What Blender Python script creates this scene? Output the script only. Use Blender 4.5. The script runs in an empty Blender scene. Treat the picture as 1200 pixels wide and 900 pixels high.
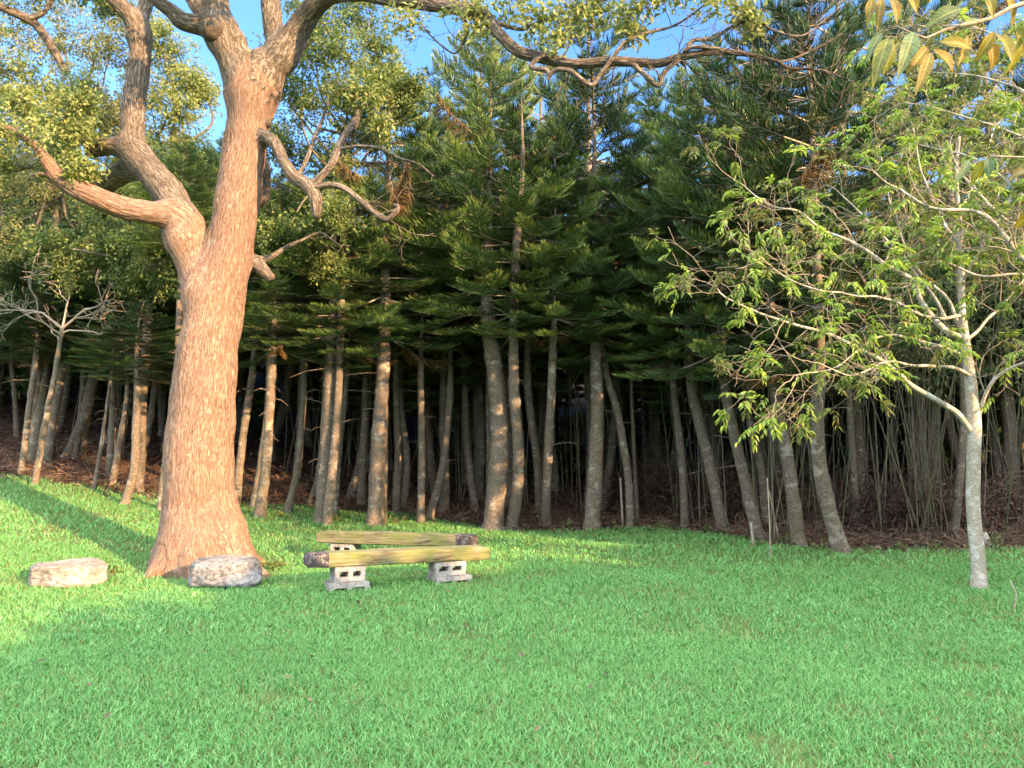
import bpy, bmesh, math, random
import numpy as np
from mathutils import Vector, Matrix, noise as mnoise

random.seed(7)
RNG = np.random.default_rng(7)
SC = bpy.context.scene
COL = SC.collection
rad = math.radians

# ------------------------------------------------------------------ camera
F = 873.0                       # focal length in photo pixels (1200 wide)
PITCH = rad(5.1)
CAM = np.array([0.0, 0.0, 1.6])
cd = bpy.data.cameras.new("camera")
cam = bpy.data.objects.new("camera", cd)
COL.objects.link(cam)
cam.location = CAM
cam.rotation_euler = (rad(90) + PITCH, 0, 0)
cd.sensor_width = 36
cd.lens = 36 * F / 1200
cd.clip_start = 0.05
cd.clip_end = 3000
SC.camera = cam

# ------------------------------------------------------------------ light
SUN_EL = rad(18)
SDIR = np.array([0.79, -0.613]); SDIR = SDIR / np.linalg.norm(SDIR)     # towards the sun (ground plan)
w = bpy.data.worlds.new("World")
SC.world = w
w.use_nodes = True
wn = w.node_tree.nodes; wl = w.node_tree.links
bg = wn["Background"]
sky = wn.new("ShaderNodeTexSky")
sky.sky_type = 'NISHITA'
sky.sun_disc = False
sky.sun_elevation = SUN_EL
sky.sun_rotation = math.atan2(SDIR[0], SDIR[1])
sky.air_density = 1.0
sky.dust_density = 0.6
sky.ozone_density = 1.5
# unseen bright cloud added overhead and behind to fill the shade; clear blue ahead
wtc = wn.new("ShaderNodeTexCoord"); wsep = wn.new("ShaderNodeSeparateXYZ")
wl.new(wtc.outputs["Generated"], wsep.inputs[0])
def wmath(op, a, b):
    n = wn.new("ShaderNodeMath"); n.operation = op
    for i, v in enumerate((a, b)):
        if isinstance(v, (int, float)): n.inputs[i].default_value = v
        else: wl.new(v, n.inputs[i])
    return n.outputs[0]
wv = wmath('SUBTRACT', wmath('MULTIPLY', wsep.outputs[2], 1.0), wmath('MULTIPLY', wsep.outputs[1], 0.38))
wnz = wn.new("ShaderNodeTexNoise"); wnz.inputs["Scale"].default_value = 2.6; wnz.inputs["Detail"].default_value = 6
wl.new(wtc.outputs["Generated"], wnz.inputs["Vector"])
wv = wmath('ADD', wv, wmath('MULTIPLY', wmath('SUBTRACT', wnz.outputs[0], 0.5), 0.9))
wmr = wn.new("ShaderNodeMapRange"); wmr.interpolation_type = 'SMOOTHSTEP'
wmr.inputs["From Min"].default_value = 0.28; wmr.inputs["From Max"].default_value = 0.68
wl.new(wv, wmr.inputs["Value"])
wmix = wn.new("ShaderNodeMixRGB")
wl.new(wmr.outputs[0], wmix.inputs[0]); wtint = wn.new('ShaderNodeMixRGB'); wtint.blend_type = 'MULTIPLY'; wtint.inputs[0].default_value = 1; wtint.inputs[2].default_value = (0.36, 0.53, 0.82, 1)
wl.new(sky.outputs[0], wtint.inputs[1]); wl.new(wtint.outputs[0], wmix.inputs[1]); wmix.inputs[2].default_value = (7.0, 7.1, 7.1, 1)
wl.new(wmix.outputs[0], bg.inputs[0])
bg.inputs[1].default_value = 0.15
sl = bpy.data.lights.new("sun", 'SUN')
sl.energy = 4.0
sl.angle = rad(0.6)
sl.color = (1.0, 0.60, 0.29)
so = bpy.data.objects.new("sun", sl)
COL.objects.link(so)
sv = Vector((SDIR[0] * math.cos(SUN_EL), SDIR[1] * math.cos(SUN_EL), math.sin(SUN_EL)))
so.rotation_euler = (-sv).to_track_quat('-Z', 'Y').to_euler()
so.location = (12, -12, 20)
SC.view_settings.view_transform = 'Standard'
SC.view_settings.look = 'None'
SC.view_settings.gamma = 1
SC.view_settings.exposure = 2.36
SC.view_settings.use_curve_mapping = False
cy = SC.cycles
cy.max_bounces = 5
cy.diffuse_bounces = 3
cy.glossy_bounces = 1
cy.transmission_bounces = 3
cy.transparent_max_bounces = 4
cy.caustics_reflective = False
cy.caustics_refractive = False
cy.use_adaptive_sampling = True
cy.adaptive_threshold = 0.02
cy.use_denoising = True
cy.denoiser = 'OPENIMAGEDENOISE'
try:
    cy.denoising_prefilter = 'ACCURATE'
except Exception:
    pass

# ------------------------------------------------------------------ terrain
EX = [-60, -24, -14, -11, -8, -6, -4.5, -3, -1.5, 0, 2.3, 3.4, 4.2, 5.2, 6.2, 8, 12, 60]
EY = [20, 17.0, 16.4, 15.2, 15.2, 15.9, 16.6, 17.0, 16.6, 15.4, 15.3, 15.0, 13.6, 12.3, 12.0, 12.2, 12, 12]

def softplus(v, k=1.4):
    v = np.asarray(v, float)
    return np.logaddexp(0, v * k) / k

def edge_y(x):
    return np.interp(x, EX, EY)

def terrain(x, y):
    x = np.asarray(x, float); y = np.asarray(y, float)
    yy = np.minimum(y, 45)
    xx = np.maximum(x, -45)
    z = 0.135 * softplus(-xx - 4.6 + 0.35 * (yy - 9)) * np.clip((yy + 6) / 12, 0, 1)
    z = z - 0.135 * softplus(np.array(-4.6 + 0.35 * (2 - 9)))
    b = np.clip(yy - edge_y(x) - 0.3, 0, 8)
    z = z + 0.16 * b * b / (b + 1.2)
    z = z + 0.30 * softplus(yy - 25)
    z = z + 0.025 * np.sin(x * 0.9 + 1.3) * np.sin(y * 0.7) + 0.012 * np.sin(x * 2.3 + y * 1.9)
    return z

def tz(x, y):
    return float(terrain(x, y))

cp, sp_ = math.cos(PITCH), math.sin(PITCH)

def ray(px, py):
    dx = (px - 600) / F; dz = (450 - py) / F
    d = np.array([dx, cp - dz * sp_, sp_ + dz * cp])
    return d / d[1]

def P(px, py, depth):
    """the point at world depth y seen at a photo position"""
    return CAM + ray(px, py) * depth

def G(px, py):
    """the ground point seen at a photo position"""
    d = ray(px, py)
    t = 1.5
    while t < 60:
        p = CAM + d * t
        if p[2] < tz(p[0], p[1]):
            break
        t += 0.02
    p = CAM + d * t
    return np.array([p[0], p[1], tz(p[0], p[1])])

# ------------------------------------------------------------------ helpers
class Acc:
    def __init__(s):
        s.V = []; s.T = []; s.Q = []; s.bc = []; s.ti = []; s.n = 0
        s.tm = []; s.qm = []
    def add(s, V, T=None, Q=None, bc=None, tint=0.5, mat=0):
        V = np.asarray(V, float).reshape(-1, 3); n = len(V)
        s.V.append(V)
        if T is not None and len(T):
            T = np.asarray(T, int).reshape(-1, 3); s.T.append(T + s.n); s.tm.append(np.full(len(T), mat))
        if Q is not None and len(Q):
            Q = np.asarray(Q, int).reshape(-1, 4); s.Q.append(Q + s.n); s.qm.append(np.full(len(Q), mat))
        s.bc.append(V.copy() if bc is None else np.asarray(bc, float).reshape(-1, 3))
        s.ti.append(np.broadcast_to(np.asarray(tint, float), (n,)).copy())
        s.n += n
    def mesh(s, name, mats, smooth=True):
        V = np.concatenate(s.V)
        T = np.concatenate(s.T) if s.T else np.zeros((0, 3), int)
        Q = np.concatenate(s.Q) if s.Q else np.zeros((0, 4), int)
        me = bpy.data.meshes.new(name)
        me.vertices.add(len(V)); me.vertices.foreach_set('co', V.astype(np.float32).ravel())
        loops = np.concatenate([T.ravel(), Q.ravel()]).astype(np.int32)
        me.loops.add(len(loops)); me.loops.foreach_set('vertex_index', loops)
        me.polygons.add(len(T) + len(Q))
        ls = np.concatenate([np.arange(len(T)) * 3, len(T) * 3 + np.arange(len(Q)) * 4]).astype(np.int32)
        me.polygons.foreach_set('loop_start', ls)
        mi = np.concatenate(s.tm + s.qm).astype(np.int32)
        me.polygons.foreach_set('material_index', mi)
        me.polygons.foreach_set('use_smooth', np.full(len(ls), smooth))
        me.update(calc_edges=True)
        a = me.attributes.new('bc', 'FLOAT_VECTOR', 'POINT')
        a.data.foreach_set('vector', np.concatenate(s.bc).astype(np.float32).ravel())
        a = me.attributes.new('tint', 'FLOAT', 'POINT')
        a.data.foreach_set('value', np.concatenate(s.ti).astype(np.float32))
        for m in (mats if isinstance(mats, (list, tuple)) else [mats]):
            me.materials.append(m)
        return me

def link(name, data, parent=None, loc=None):
    o = bpy.data.objects.new(name, data)
    COL.objects.link(o)
    if parent is not None:
        o.parent = parent
    if loc is not None:
        o.location = loc
    return o

def tag(o, label, cat, group=None):
    o['label'] = label; o['category'] = cat
    if group: o['group'] = group
    return o

def thing(name, label, cat, loc=(0, 0, 0), group=None):
    o = link(name, None, None, loc)
    o.empty_display_size = 0.2
    return tag(o, label, cat, group)

def nrmz(v):
    v = np.asarray(v, float)
    return v / np.maximum(np.linalg.norm(v, axis=-1, keepdims=True), 1e-9)

def catmull(pts, vals, step):
    pts = np.asarray(pts, float); vals = np.asarray(vals, float)
    P0 = np.vstack([2 * pts[0] - pts[1], pts, 2 * pts[-1] - pts[-2]])
    V0 = np.concatenate([[vals[0]], vals, [vals[-1]]])
    op = []; ov = []
    for i in range(1, len(P0) - 2):
        a, b, c, d = P0[i - 1:i + 3]
        n = max(1, int(np.linalg.norm(c - b) / step))
        for k in range(n):
            t = k / n
            op.append(0.5 * (2 * b + (c - a) * t + (2 * a - 5 * b + 4 * c - d) * t * t + (3 * b - a - 3 * c + d) * t ** 3))
            ov.append(V0[i] + (V0[i + 1] - V0[i]) * (t * t * (3 - 2 * t)))
    op.append(pts[-1]); ov.append(vals[-1])
    return np.array(op), np.array(ov)

def sweep(pts, radii, nseg):
    """rings round a path: returns vertices (n, nseg, 3), unit normals, straightened bark coordinates"""
    n = len(pts)
    tan = np.gradient(pts, axis=0); tan = nrmz(tan)
    u = np.cross(tan[0], [0.3, 1, 0.1]); u = u / np.linalg.norm(u)
    U = np.zeros((n, 3)); W = np.zeros((n, 3))
    for i in range(n):
        u = u - tan[i] * np.dot(u, tan[i]); u = u / np.linalg.norm(u)
        U[i] = u; W[i] = np.cross(tan[i], u)
    ang = np.linspace(0, 2 * math.pi, nseg, endpoint=False)
    N = U[:, None, :] * np.cos(ang)[None, :, None] + W[:, None, :] * np.sin(ang)[None, :, None]
    V = pts[:, None, :] + N * radii[:, None, None]
    ln = np.concatenate([[0], np.cumsum(np.linalg.norm(np.diff(pts, axis=0), axis=1))])
    R = max(radii.mean(), 0.004)
    bc = np.zeros((n, nseg, 3))
    bc[:, :, 0] = np.cos(ang)[None, :] * R; bc[:, :, 1] = np.sin(ang)[None, :] * R; bc[:, :, 2] = ln[:, None]
    return V, N, bc

def grid_quads(n, m):
    i = np.arange(n - 1)[:, None] * m; j = np.arange(m)[None, :]
    a = i + j; b = i + (j + 1) % m
    return np.stack([a, b, b + m, a + m], -1).reshape(-1, 4)

def tube(acc, pts, radii, nseg=8, step=0.15, cap=True, off=None, tint=0.5, mat=0, jitter=0.0):
    p, r = catmull(pts, radii, step)
    if jitter:
        for i in range(len(p)):
            p[i] += np.array(mnoise.noise_vector(Vector(p[i] * 3.0))) * jitter
    V, N, bc = sweep(p, r, nseg)
    bc = bc + (np.array([RNG.uniform(0, 50), RNG.uniform(0, 50), 0]) if off is None else off)
    n = len(p)
    Vf = V.reshape(-1, 3); bf = bc.reshape(-1, 3); T = []
    if cap:
        Vf = np.vstack([Vf, p[-1][None]]); bf = np.vstack([bf, bf[-nseg:].mean(0)[None]])
        b = (n - 1) * nseg
        T = [[b + k, b + (k + 1) % nseg, n * nseg] for k in range(nseg)]
    acc.add(Vf, T, grid_quads(n, nseg), bf, tint, mat)
    return p, r

def leaves(acc, pos, d, nr, L, W, tint, mat=0, fold=0.15):
    n = len(pos)
    d = nrmz(d); s = nrmz(np.cross(d, nr)); nr = np.cross(s, d)
    L = np.broadcast_to(L, (n,))[:, None]; W = np.broadcast_to(W, (n,))[:, None]
    tip = pos + d * L - nr * L * 0.12
    mid = pos + d * L * 0.45 + nr * L * 0.03
    l = mid - s * W * 0.5 + nr * W * fold; r = mid + s * W * 0.5 + nr * W * fold
    V = np.stack([pos, r, tip, l], 1).reshape(-1, 3)
    b = np.arange(n)[:, None] * 4
    T = np.concatenate([b + np.array([0, 1, 2]), b + np.array([0, 2, 3])])
    acc.add(V, T, None, None, np.repeat(np.broadcast_to(tint, (n,)), 4), mat)

def blades(acc, pos, d0, d1, side, L, W, tint0, tint1=None, mat=0):
    """bent tapered ribbons: pos, first and second direction, side vector, length, width"""
    n = len(pos)
    L = np.broadcast_to(L, (n,))[:, None]; W = np.broadcast_to(W, (n,))[:, None]
    m = pos + d0 * L * 0.5; t = m + d1 * L * 0.5
    V = np.stack([pos - side * W * 0.4, pos + side * W * 0.4, m + side * W * 0.5, m - side * W * 0.5, t], 1).reshape(-1, 3)
    b = np.arange(n)[:, None] * 5
    t0 = np.broadcast_to(tint0, (n,)); t1 = t0 if tint1 is None else np.broadcast_to(tint1, (n,))
    ti = np.stack([t0, t0, (t0 + t1) / 2, (t0 + t1) / 2, t1], 1).ravel()
    acc.add(V, b + np.array([3, 2, 4]), b + np.array([0, 1, 2, 3]), None, ti, mat)

def rdir(n, zb=0.0):
    v = RNG.normal(size=(n, 3)); v[:, 2] += zb
    return nrmz(v)

# ------------------------------------------------------------------ materials
def new_mat(name):
    m = bpy.data.materials.new(name); m.use_nodes = True
    nt = m.node_tree
    return m, nt.nodes, nt.links, nt.nodes["Principled BSDF"]

def node(N, kind, **kw):
    n = N.new("ShaderNode" + kind)
    for k, v in kw.items():
        if k.startswith("i_"):
            key = k[2:]
            n.inputs[int(key) if key.isdigit() else key].default_value = v
        else:
            setattr(n, k, v)
    return n

def ramp(N, stops, interp='LINEAR'):
    r = N.new("ShaderNodeValToRGB")
    r.color_ramp.interpolation = interp
    e = r.color_ramp.elements
    while len(e) < len(stops): e.new(0.5)
    for el, (p, c) in zip(e, stops):
        el.position = p; el.color = (*c, 1)
    return r

def bark_mat(name, dark, mid, light, freq=9.0, zs=0.16, bump=0.6, dist=0.02, patch=None, patch_amt=0.5, moss=None):
    m, N, Lk, B = new_mat(name)
    at = node(N, "Attribute", attribute_name="bc")
    mp = node(N, "Mapping"); mp.inputs["Scale"].default_value = (1, 1, zs)
    Lk.new(at.outputs["Vector"], mp.inputs[0])
    n1 = node(N, "TexNoise"); n1.inputs["Scale"].default_value = freq; n1.inputs["Detail"].default_value = 5
    n1.inputs["Roughness"].default_value = 0.6; n1.inputs["Distortion"].default_value = 0.5
    Lk.new(mp.outputs[0], n1.inputs["Vector"])
    v1 = node(N, "TexVoronoi", feature='DISTANCE_TO_EDGE'); v1.inputs["Scale"].default_value = freq * 1.3
    mx = node(N, "MixRGB", blend_type='ADD'); mx.inputs[0].default_value = 0.12
    Lk.new(mp.outputs[0], mx.inputs[1]); Lk.new(n1.outputs["Color"], mx.inputs[2])
    Lk.new(mx.outputs[0], v1.inputs["Vector"])
    cr = ramp(N, [(0.0, (0, 0, 0)), (0.16, (1, 1, 1))])
    Lk.new(v1.outputs[0], cr.inputs[0])
    mul = node(N, "Math", operation='MULTIPLY')
    Lk.new(cr.outputs[0], mul.inputs[0]); Lk.new(n1.outputs[0], mul.inputs[1])
    n2 = node(N, "TexNoise"); n2.inputs["Scale"].default_value = 2.2; n2.inputs["Detail"].default_value = 4
    Lk.new(at.outputs["Vector"], n2.inputs["Vector"])
    ad = node(N, "Math", operation='ADD')
    Lk.new(mul.outputs[0], ad.inputs[0])
    s2 = node(N, "Math", operation='MULTIPLY'); s2.inputs[1].default_value = 0.35
    Lk.new(n2.outputs[0], s2.inputs[0]); Lk.new(s2.outputs[0], ad.inputs[1])
    col = ramp(N, [(0.12, dark), (0.5, mid), (0.85, light)])
    Lk.new(ad.outputs[0], col.inputs[0])
    out = col.outputs[0]
    if patch:
        n3 = node(N, "TexNoise"); n3.inputs["Scale"].default_value = 7.0; n3.inputs["Detail"].default_value = 6
        n3.inputs["Roughness"].default_value = 0.65
        Lk.new(at.outputs["Vector"], n3.inputs["Vector"])
        pr = ramp(N, [(0.6 - 0.2 * patch_amt, (0, 0, 0)), (0.68 - 0.2 * patch_amt, (1, 1, 1))])
        Lk.new(n3.outputs[0], pr.inputs[0])
        pm = node(N, "MixRGB"); Lk.new(pr.outputs[0], pm.inputs[0]); Lk.new(out, pm.inputs[1]); pm.inputs[2].default_value = (*patch, 1)
        out = pm.outputs[0]
    if moss:
        n4 = node(N, "TexNoise"); n4.inputs["Scale"].default_value = 1.1; n4.inputs["Detail"].default_value = 5
        Lk.new(at.outputs["Vector"], n4.inputs["Vector"])
        pr = ramp(N, [(0.5, (0, 0, 0)), (0.7, (0.6, 0.6, 0.6))])
        Lk.new(n4.outputs[0], pr.inputs[0])
        pm = node(N, "MixRGB"); Lk.new(pr.outputs[0], pm.inputs[0]); Lk.new(out, pm.inputs[1]); pm.inputs[2].default_value = (*moss, 1)
        out = pm.outputs[0]
    Lk.new(out, B.inputs["Base Color"])
    B.inputs["Roughness"].default_value = 0.9
    B.inputs["Specular IOR Level"].default_value = 0.15
    bp = node(N, "Bump"); bp.inputs["Strength"].default_value = bump; bp.inputs["Distance"].default_value = dist
    Lk.new(ad.outputs[0], bp.inputs["Height"]); Lk.new(bp.outputs[0], B.inputs["Normal"])
    return m

def leaf_mat(name, stops, trans=0.35, rough=0.5, spec=0.3, patch=0.0):
    """colour runs along the tint attribute; light passes through"""
    m, N, Lk, B = new_mat(name)
    at = node(N, "Attribute", attribute_name="tint")
    fac = at.outputs["Fac"]
    if patch:
        tc = node(N, "TexCoord")
        nz = node(N, "TexNoise"); nz.inputs["Scale"].default_value = 0.9; nz.inputs["Detail"].default_value = 4
        Lk.new(tc.outputs["Object"], nz.inputs["Vector"])
        ma = node(N, "Math", operation='MULTIPLY_ADD'); ma.inputs[1].default_value = patch; 
        sub = node(N, "Math", operation='SUBTRACT'); sub.inputs[1].default_value = 0.5
        Lk.new(nz.outputs[0], sub.inputs[0]); Lk.new(sub.outputs[0], ma.inputs[0]); Lk.new(fac, ma.inputs[2])
        fac = ma.outputs[0]
    cr = ramp(N, stops); Lk.new(fac, cr.inputs[0])
    Lk.new(cr.outputs[0], B.inputs["Base Color"])
    B.inputs["Roughness"].default_value = rough
    B.inputs["Specular IOR Level"].default_value = spec
    if trans > 0:
        t = node(N, "BsdfTranslucent"); hs = node(N, "HueSaturation"); hs.inputs["Saturation"].default_value = 1.1; hs.inputs["Value"].default_value = 1.15
        Lk.new(cr.outputs[0], hs.inputs["Color"]); Lk.new(hs.outputs[0], t.inputs[0])
        mx = node(N, "MixShader"); mx.inputs[0].default_value = trans
        Lk.new(B.outputs[0], mx.inputs[1]); Lk.new(t.outputs[0], mx.inputs[2])
        Lk.new(mx.outputs[0], N["Material Output"].inputs[0])
    return m

M = {}
M['big_bark'] = bark_mat('furrowed_bark', (0.085, 0.053, 0.04), (0.235, 0.15, 0.106), (0.295, 0.208, 0.156), 31, 0.12, 0.85, 0.014, (0.27, 0.22, 0.18), 0.06, (0.17, 0.115, 0.085))
M['limb_bark'] = bark_mat('limb_bark', (0.06, 0.045, 0.035), (0.15, 0.12, 0.092), (0.22, 0.185, 0.148), 28, 0.12, 1.0, 0.02)
M['pine_bark'] = bark_mat('conifer_bark', (0.06, 0.05, 0.04), (0.15, 0.123, 0.096), (0.225, 0.188, 0.148), 22, 0.9, 0.7, 0.012, (0.27, 0.25, 0.21), 0.25, (0.085, 0.085, 0.05))
M['pale_bark'] = bark_mat('pale_bark', (0.15, 0.13, 0.10), (0.33, 0.30, 0.24), (0.42, 0.39, 0.33), 22, 1.6, 0.35, 0.006, (0.48, 0.47, 0.44), 0.4)
M['twig'] = bark_mat('twig_bark', (0.12, 0.10, 0.08), (0.27, 0.235, 0.18), (0.36, 0.32, 0.26), 30, 0.5, 0.3, 0.004)
M['dead_twig'] = bark_mat('dead_wood', (0.14, 0.115, 0.09), (0.30, 0.26, 0.21), (0.40, 0.36, 0.30), 30, 0.5, 0.3, 0.004)
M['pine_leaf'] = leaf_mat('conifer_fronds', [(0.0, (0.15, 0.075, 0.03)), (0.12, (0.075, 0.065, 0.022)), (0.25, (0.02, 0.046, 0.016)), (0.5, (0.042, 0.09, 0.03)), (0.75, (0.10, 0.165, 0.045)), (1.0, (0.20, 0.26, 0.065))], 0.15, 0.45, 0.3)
M['broad_leaf'] = leaf_mat('broad_leaves', [(0.0, (0.05, 0.085, 0.025)), (0.5, (0.13, 0.18, 0.055)), (1.0, (0.24, 0.27, 0.085))], 0.35)
M['olive_leaf'] = leaf_mat('olive_leaves', [(0.0, (0.05, 0.075, 0.03)), (0.5, (0.135, 0.155, 0.06)), (1.0, (0.25, 0.245, 0.085))], 0.3)
M['fresh_leaf'] = leaf_mat('fresh_leaves', [(0.0, (0.16, 0.11, 0.06)), (0.2, (0.13, 0.13, 0.055)), (0.5, (0.135, 0.175, 0.055)), (0.8, (0.17, 0.265, 0.06)), (1.0, (0.27, 0.39, 0.08))], 0.4)
M['near_leaf'] = leaf_mat('close_leaves', [(0.0, (0.25, 0.13, 0.025)), (0.35, (0.23, 0.19, 0.022)), (0.65, (0.15, 0.19, 0.03)), (1.0, (0.10, 0.19, 0.10))], 0.5, 0.5, 0.35, 0.5)
M['grass'] = leaf_mat('lawn_blades', [(0.0, (0.32, 0.28, 0.13)), (0.12, (0.18, 0.26, 0.09)), (0.35, (0.10, 0.28, 0.08)), (0.7, (0.16, 0.39, 0.13)), (1.0, (0.30, 0.54, 0.22))], 0.35, 0.5, 0.25, 0.5)
M['litter_leaf'] = leaf_mat('dry_leaves', [(0.0, (0.04, 0.024, 0.022)), (0.5, (0.09, 0.056, 0.042)), (1.0, (0.20, 0.135, 0.09))], 0.0, 0.8, 0.2)
M['bamboo'] = leaf_mat('bamboo_skin', [(0.0, (0.055, 0.044, 0.03)), (0.4, (0.10, 0.082, 0.052)), (0.7, (0.065, 0.08, 0.034)), (1.0, (0.15, 0.132, 0.085))], 0.0, 0.45, 0.4)

def per_tree(m, amt):
    """every tree a little different in tone"""
    N = m.node_tree.nodes; Lk = m.node_tree.links
    cr = [n for n in N if n.type == 'VALTORGB'][0]
    src = cr.inputs[0].links[0].from_socket
    oi = node(N, "ObjectInfo")
    a1 = node(N, "Math", operation='SUBTRACT'); a1.inputs[1].default_value = .5; Lk.new(oi.outputs["Random"], a1.inputs[0])
    tc = node(N, "TexCoord"); nz = node(N, "TexNoise"); nz.inputs["Scale"].default_value = 1.3; nz.inputs["Detail"].default_value = 3; Lk.new(tc.outputs["Object"], nz.inputs["Vector"])
    a0 = node(N, "Math", operation='ADD'); Lk.new(a1.outputs[0], a0.inputs[0])
    n1 = node(N, "Math", operation='SUBTRACT'); n1.inputs[1].default_value = .5; Lk.new(nz.outputs[0], n1.inputs[0]); Lk.new(n1.outputs[0], a0.inputs[1])
    a2 = node(N, "Math", operation='MULTIPLY'); a2.inputs[1].default_value = amt; Lk.new(a0.outputs[0], a2.inputs[0])
    gt = node(N, "Math", operation='GREATER_THAN'); gt.inputs[1].default_value = .2; Lk.new(src, gt.inputs[0])
    a3 = node(N, "Math", operation='MULTIPLY'); Lk.new(a2.outputs[0], a3.inputs[0]); Lk.new(gt.outputs[0], a3.inputs[1])
    a4 = node(N, "Math", operation='ADD'); Lk.new(src, a4.inputs[0]); Lk.new(a3.outputs[0], a4.inputs[1])
    mx = node(N, "Math", operation='MAXIMUM'); Lk.new(a4.outputs[0], mx.inputs[0])
    mi = node(N, "Math", operation='MINIMUM'); Lk.new(src, mi.inputs[0]); mi.inputs[1].default_value = .22; Lk.new(mi.outputs[0], mx.inputs[1])
    Lk.new(mx.outputs[0], cr.inputs[0])
per_tree(M['pine_leaf'], .45)

def veined(m):
    """midrib and side veins on the close leaves, along the leaf's own coordinates"""
    N = m.node_tree.nodes; Lk = m.node_tree.links; B = N["Principled BSDF"]
    at = node(N, "Attribute", attribute_name="bc"); sp = node(N, "SeparateXYZ"); Lk.new(at.outputs["Vector"], sp.inputs[0])
    ab = node(N, "Math", operation='ABSOLUTE'); Lk.new(sp.outputs[1], ab.inputs[0])
    w1 = node(N, "Math", operation='MULTIPLY_ADD'); w1.inputs[1].default_value = 62; Lk.new(sp.outputs[0], w1.inputs[0])
    w2 = node(N, "Math", operation='MULTIPLY'); w2.inputs[1].default_value = -9; Lk.new(ab.outputs[0], w2.inputs[0]); Lk.new(w2.outputs[0], w1.inputs[2])
    sn = node(N, "Math", operation='SINE'); Lk.new(w1.outputs[0], sn.inputs[0])
    r1 = ramp(N, [(.80, (0, 0, 0)), (1.0, (.45, .45, .45))]); Lk.new(sn.outputs[0], r1.inputs[0])
    r2 = ramp(N, [(.05, (.8, .8, .8)), (.14, (0, 0, 0))]); Lk.new(ab.outputs[0], r2.inputs[0])
    mx = node(N, "Math", operation='MAXIMUM'); Lk.new(r1.outputs[0], mx.inputs[0]); Lk.new(r2.outputs[0], mx.inputs[1])
    src = B.inputs["Base Color"].links[0].from_socket
    tc = node(N, "TexCoord"); nz = node(N, "TexNoise"); nz.inputs["Scale"].default_value = 38; nz.inputs["Detail"].default_value = 5; Lk.new(tc.outputs["Object"], nz.inputs["Vector"])
    nr = ramp(N, [(.35, (.55, .5, .42)), (.6, (1, 1, 1))]); Lk.new(nz.outputs[0], nr.inputs[0])
    mu = node(N, "MixRGB", blend_type='MULTIPLY'); mu.inputs[0].default_value = .8; Lk.new(src, mu.inputs[1]); Lk.new(nr.outputs[0], mu.inputs[2])
    c = node(N, "MixRGB"); Lk.new(mx.outputs[0], c.inputs[0]); Lk.new(mu.outputs[0], c.inputs[1]); c.inputs[2].default_value = (.34, .33, .12, 1)
    Lk.new(c.outputs[0], B.inputs["Base Color"])
    for n_ in N:
        if n_.type == 'HUE_SAT': Lk.new(c.outputs[0], n_.inputs["Color"])
veined(M['near_leaf'])

def ground_mat(name, cols, scale, bump):
    m, N, Lk, B = new_mat(name)
    tc = node(N, "TexCoord")
    n1 = node(N, "TexNoise"); n1.inputs["Scale"].default_value = scale; n1.inputs["Detail"].default_value = 8; n1.inputs["Roughness"].default_value = 0.7
    Lk.new(tc.outputs["Object"], n1.inputs["Vector"])
    n2 = node(N, "TexNoise"); n2.inputs["Scale"].default_value = scale * 9; n2.inputs["Detail"].default_value = 4
    Lk.new(tc.outputs["Object"], n2.inputs["Vector"])
    mx = node(N, "MixRGB"); mx.inputs[0].default_value = 0.5
    Lk.new(n1.outputs[0], mx.inputs[1]); Lk.new(n2.outputs[0], mx.inputs[2])
    cr = ramp(N, cols); Lk.new(mx.outputs[0], cr.inputs[0]); Lk.new(cr.outputs[0], B.inputs["Base Color"])
    B.inputs["Roughness"].default_value = 0.95; B.inputs["Specular IOR Level"].default_value = 0.1
    bp = node(N, "Bump"); bp.inputs["Strength"].default_value = bump; bp.inputs["Distance"].default_value = 0.03
    Lk.new(mx.outputs[0], bp.inputs["Height"]); Lk.new(bp.outputs[0], B.inputs["Normal"])
    return m

M['soil'] = ground_mat('lawn_soil', [(0.32, (0.06, 0.052, 0.03)), (0.5, (0.085, 0.115, 0.04)), (0.68, (0.11, 0.17, 0.05))], 1.5, 0.5)
M['litter'] = ground_mat('leaf_litter', [(0.3, (0.028, 0.017, 0.015)), (0.5, (0.062, 0.039, 0.031)), (0.68, (0.12, 0.08, 0.058))], 2.5, 0.9)

# ------------------------------------------------------------------ ground
def sheet(name, xs, ys, dz, mat, keep=None):
    X, Y = np.meshgrid(xs, ys, indexing='ij')
    Z = terrain(X, Y) + dz
    V = np.stack([X, Y, Z], -1).reshape(-1, 3)
    n, m = X.shape
    i = np.arange(n - 1)[:, None] * m; j = np.arange(m - 1)[None, :]
    a = (i + j)
    Q = np.stack([a, a + m, a + m + 1, a + 1], -1).reshape(-1, 4)
    if keep is not None:
        c = V[Q].mean(1)
        Q = Q[keep(c)]
    acc = Acc(); acc.add(V, None, Q)
    o = link(name, acc.mesh(name, mat))
    o['kind'] = 'structure'
    return o

def axis(lo, hi, fine0, fine1, step, coarse):
    return np.unique(np.concatenate([np.arange(lo, fine0, coarse), np.arange(fine0, fine1, step), np.arange(fine1, hi + coarse, coarse)]))

sheet('lawn', axis(-800, 800, -26, 26, 0.3, 45), axis(-800, 800, -14, 40, 0.3, 45), 0, M['soil'])

def in_forest(c):
    nz = np.array([mnoise.noise(Vector((x * 1.1, y * 1.1, 3.3))) + 0.5 * mnoise.noise(Vector((x * 4, y * 4, 1.3))) for x, y, z in c])
    return c[:, 1] > edge_y(c[:, 0]) + 0.45 * nz
fx = np.arange(-30, 30, 0.18); fy = np.concatenate([np.arange(11, 22, 0.16), np.arange(22, 46, 1.0)])
sheet('forest_floor', fx, fy, 0.006, M['litter'], in_forest)

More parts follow.
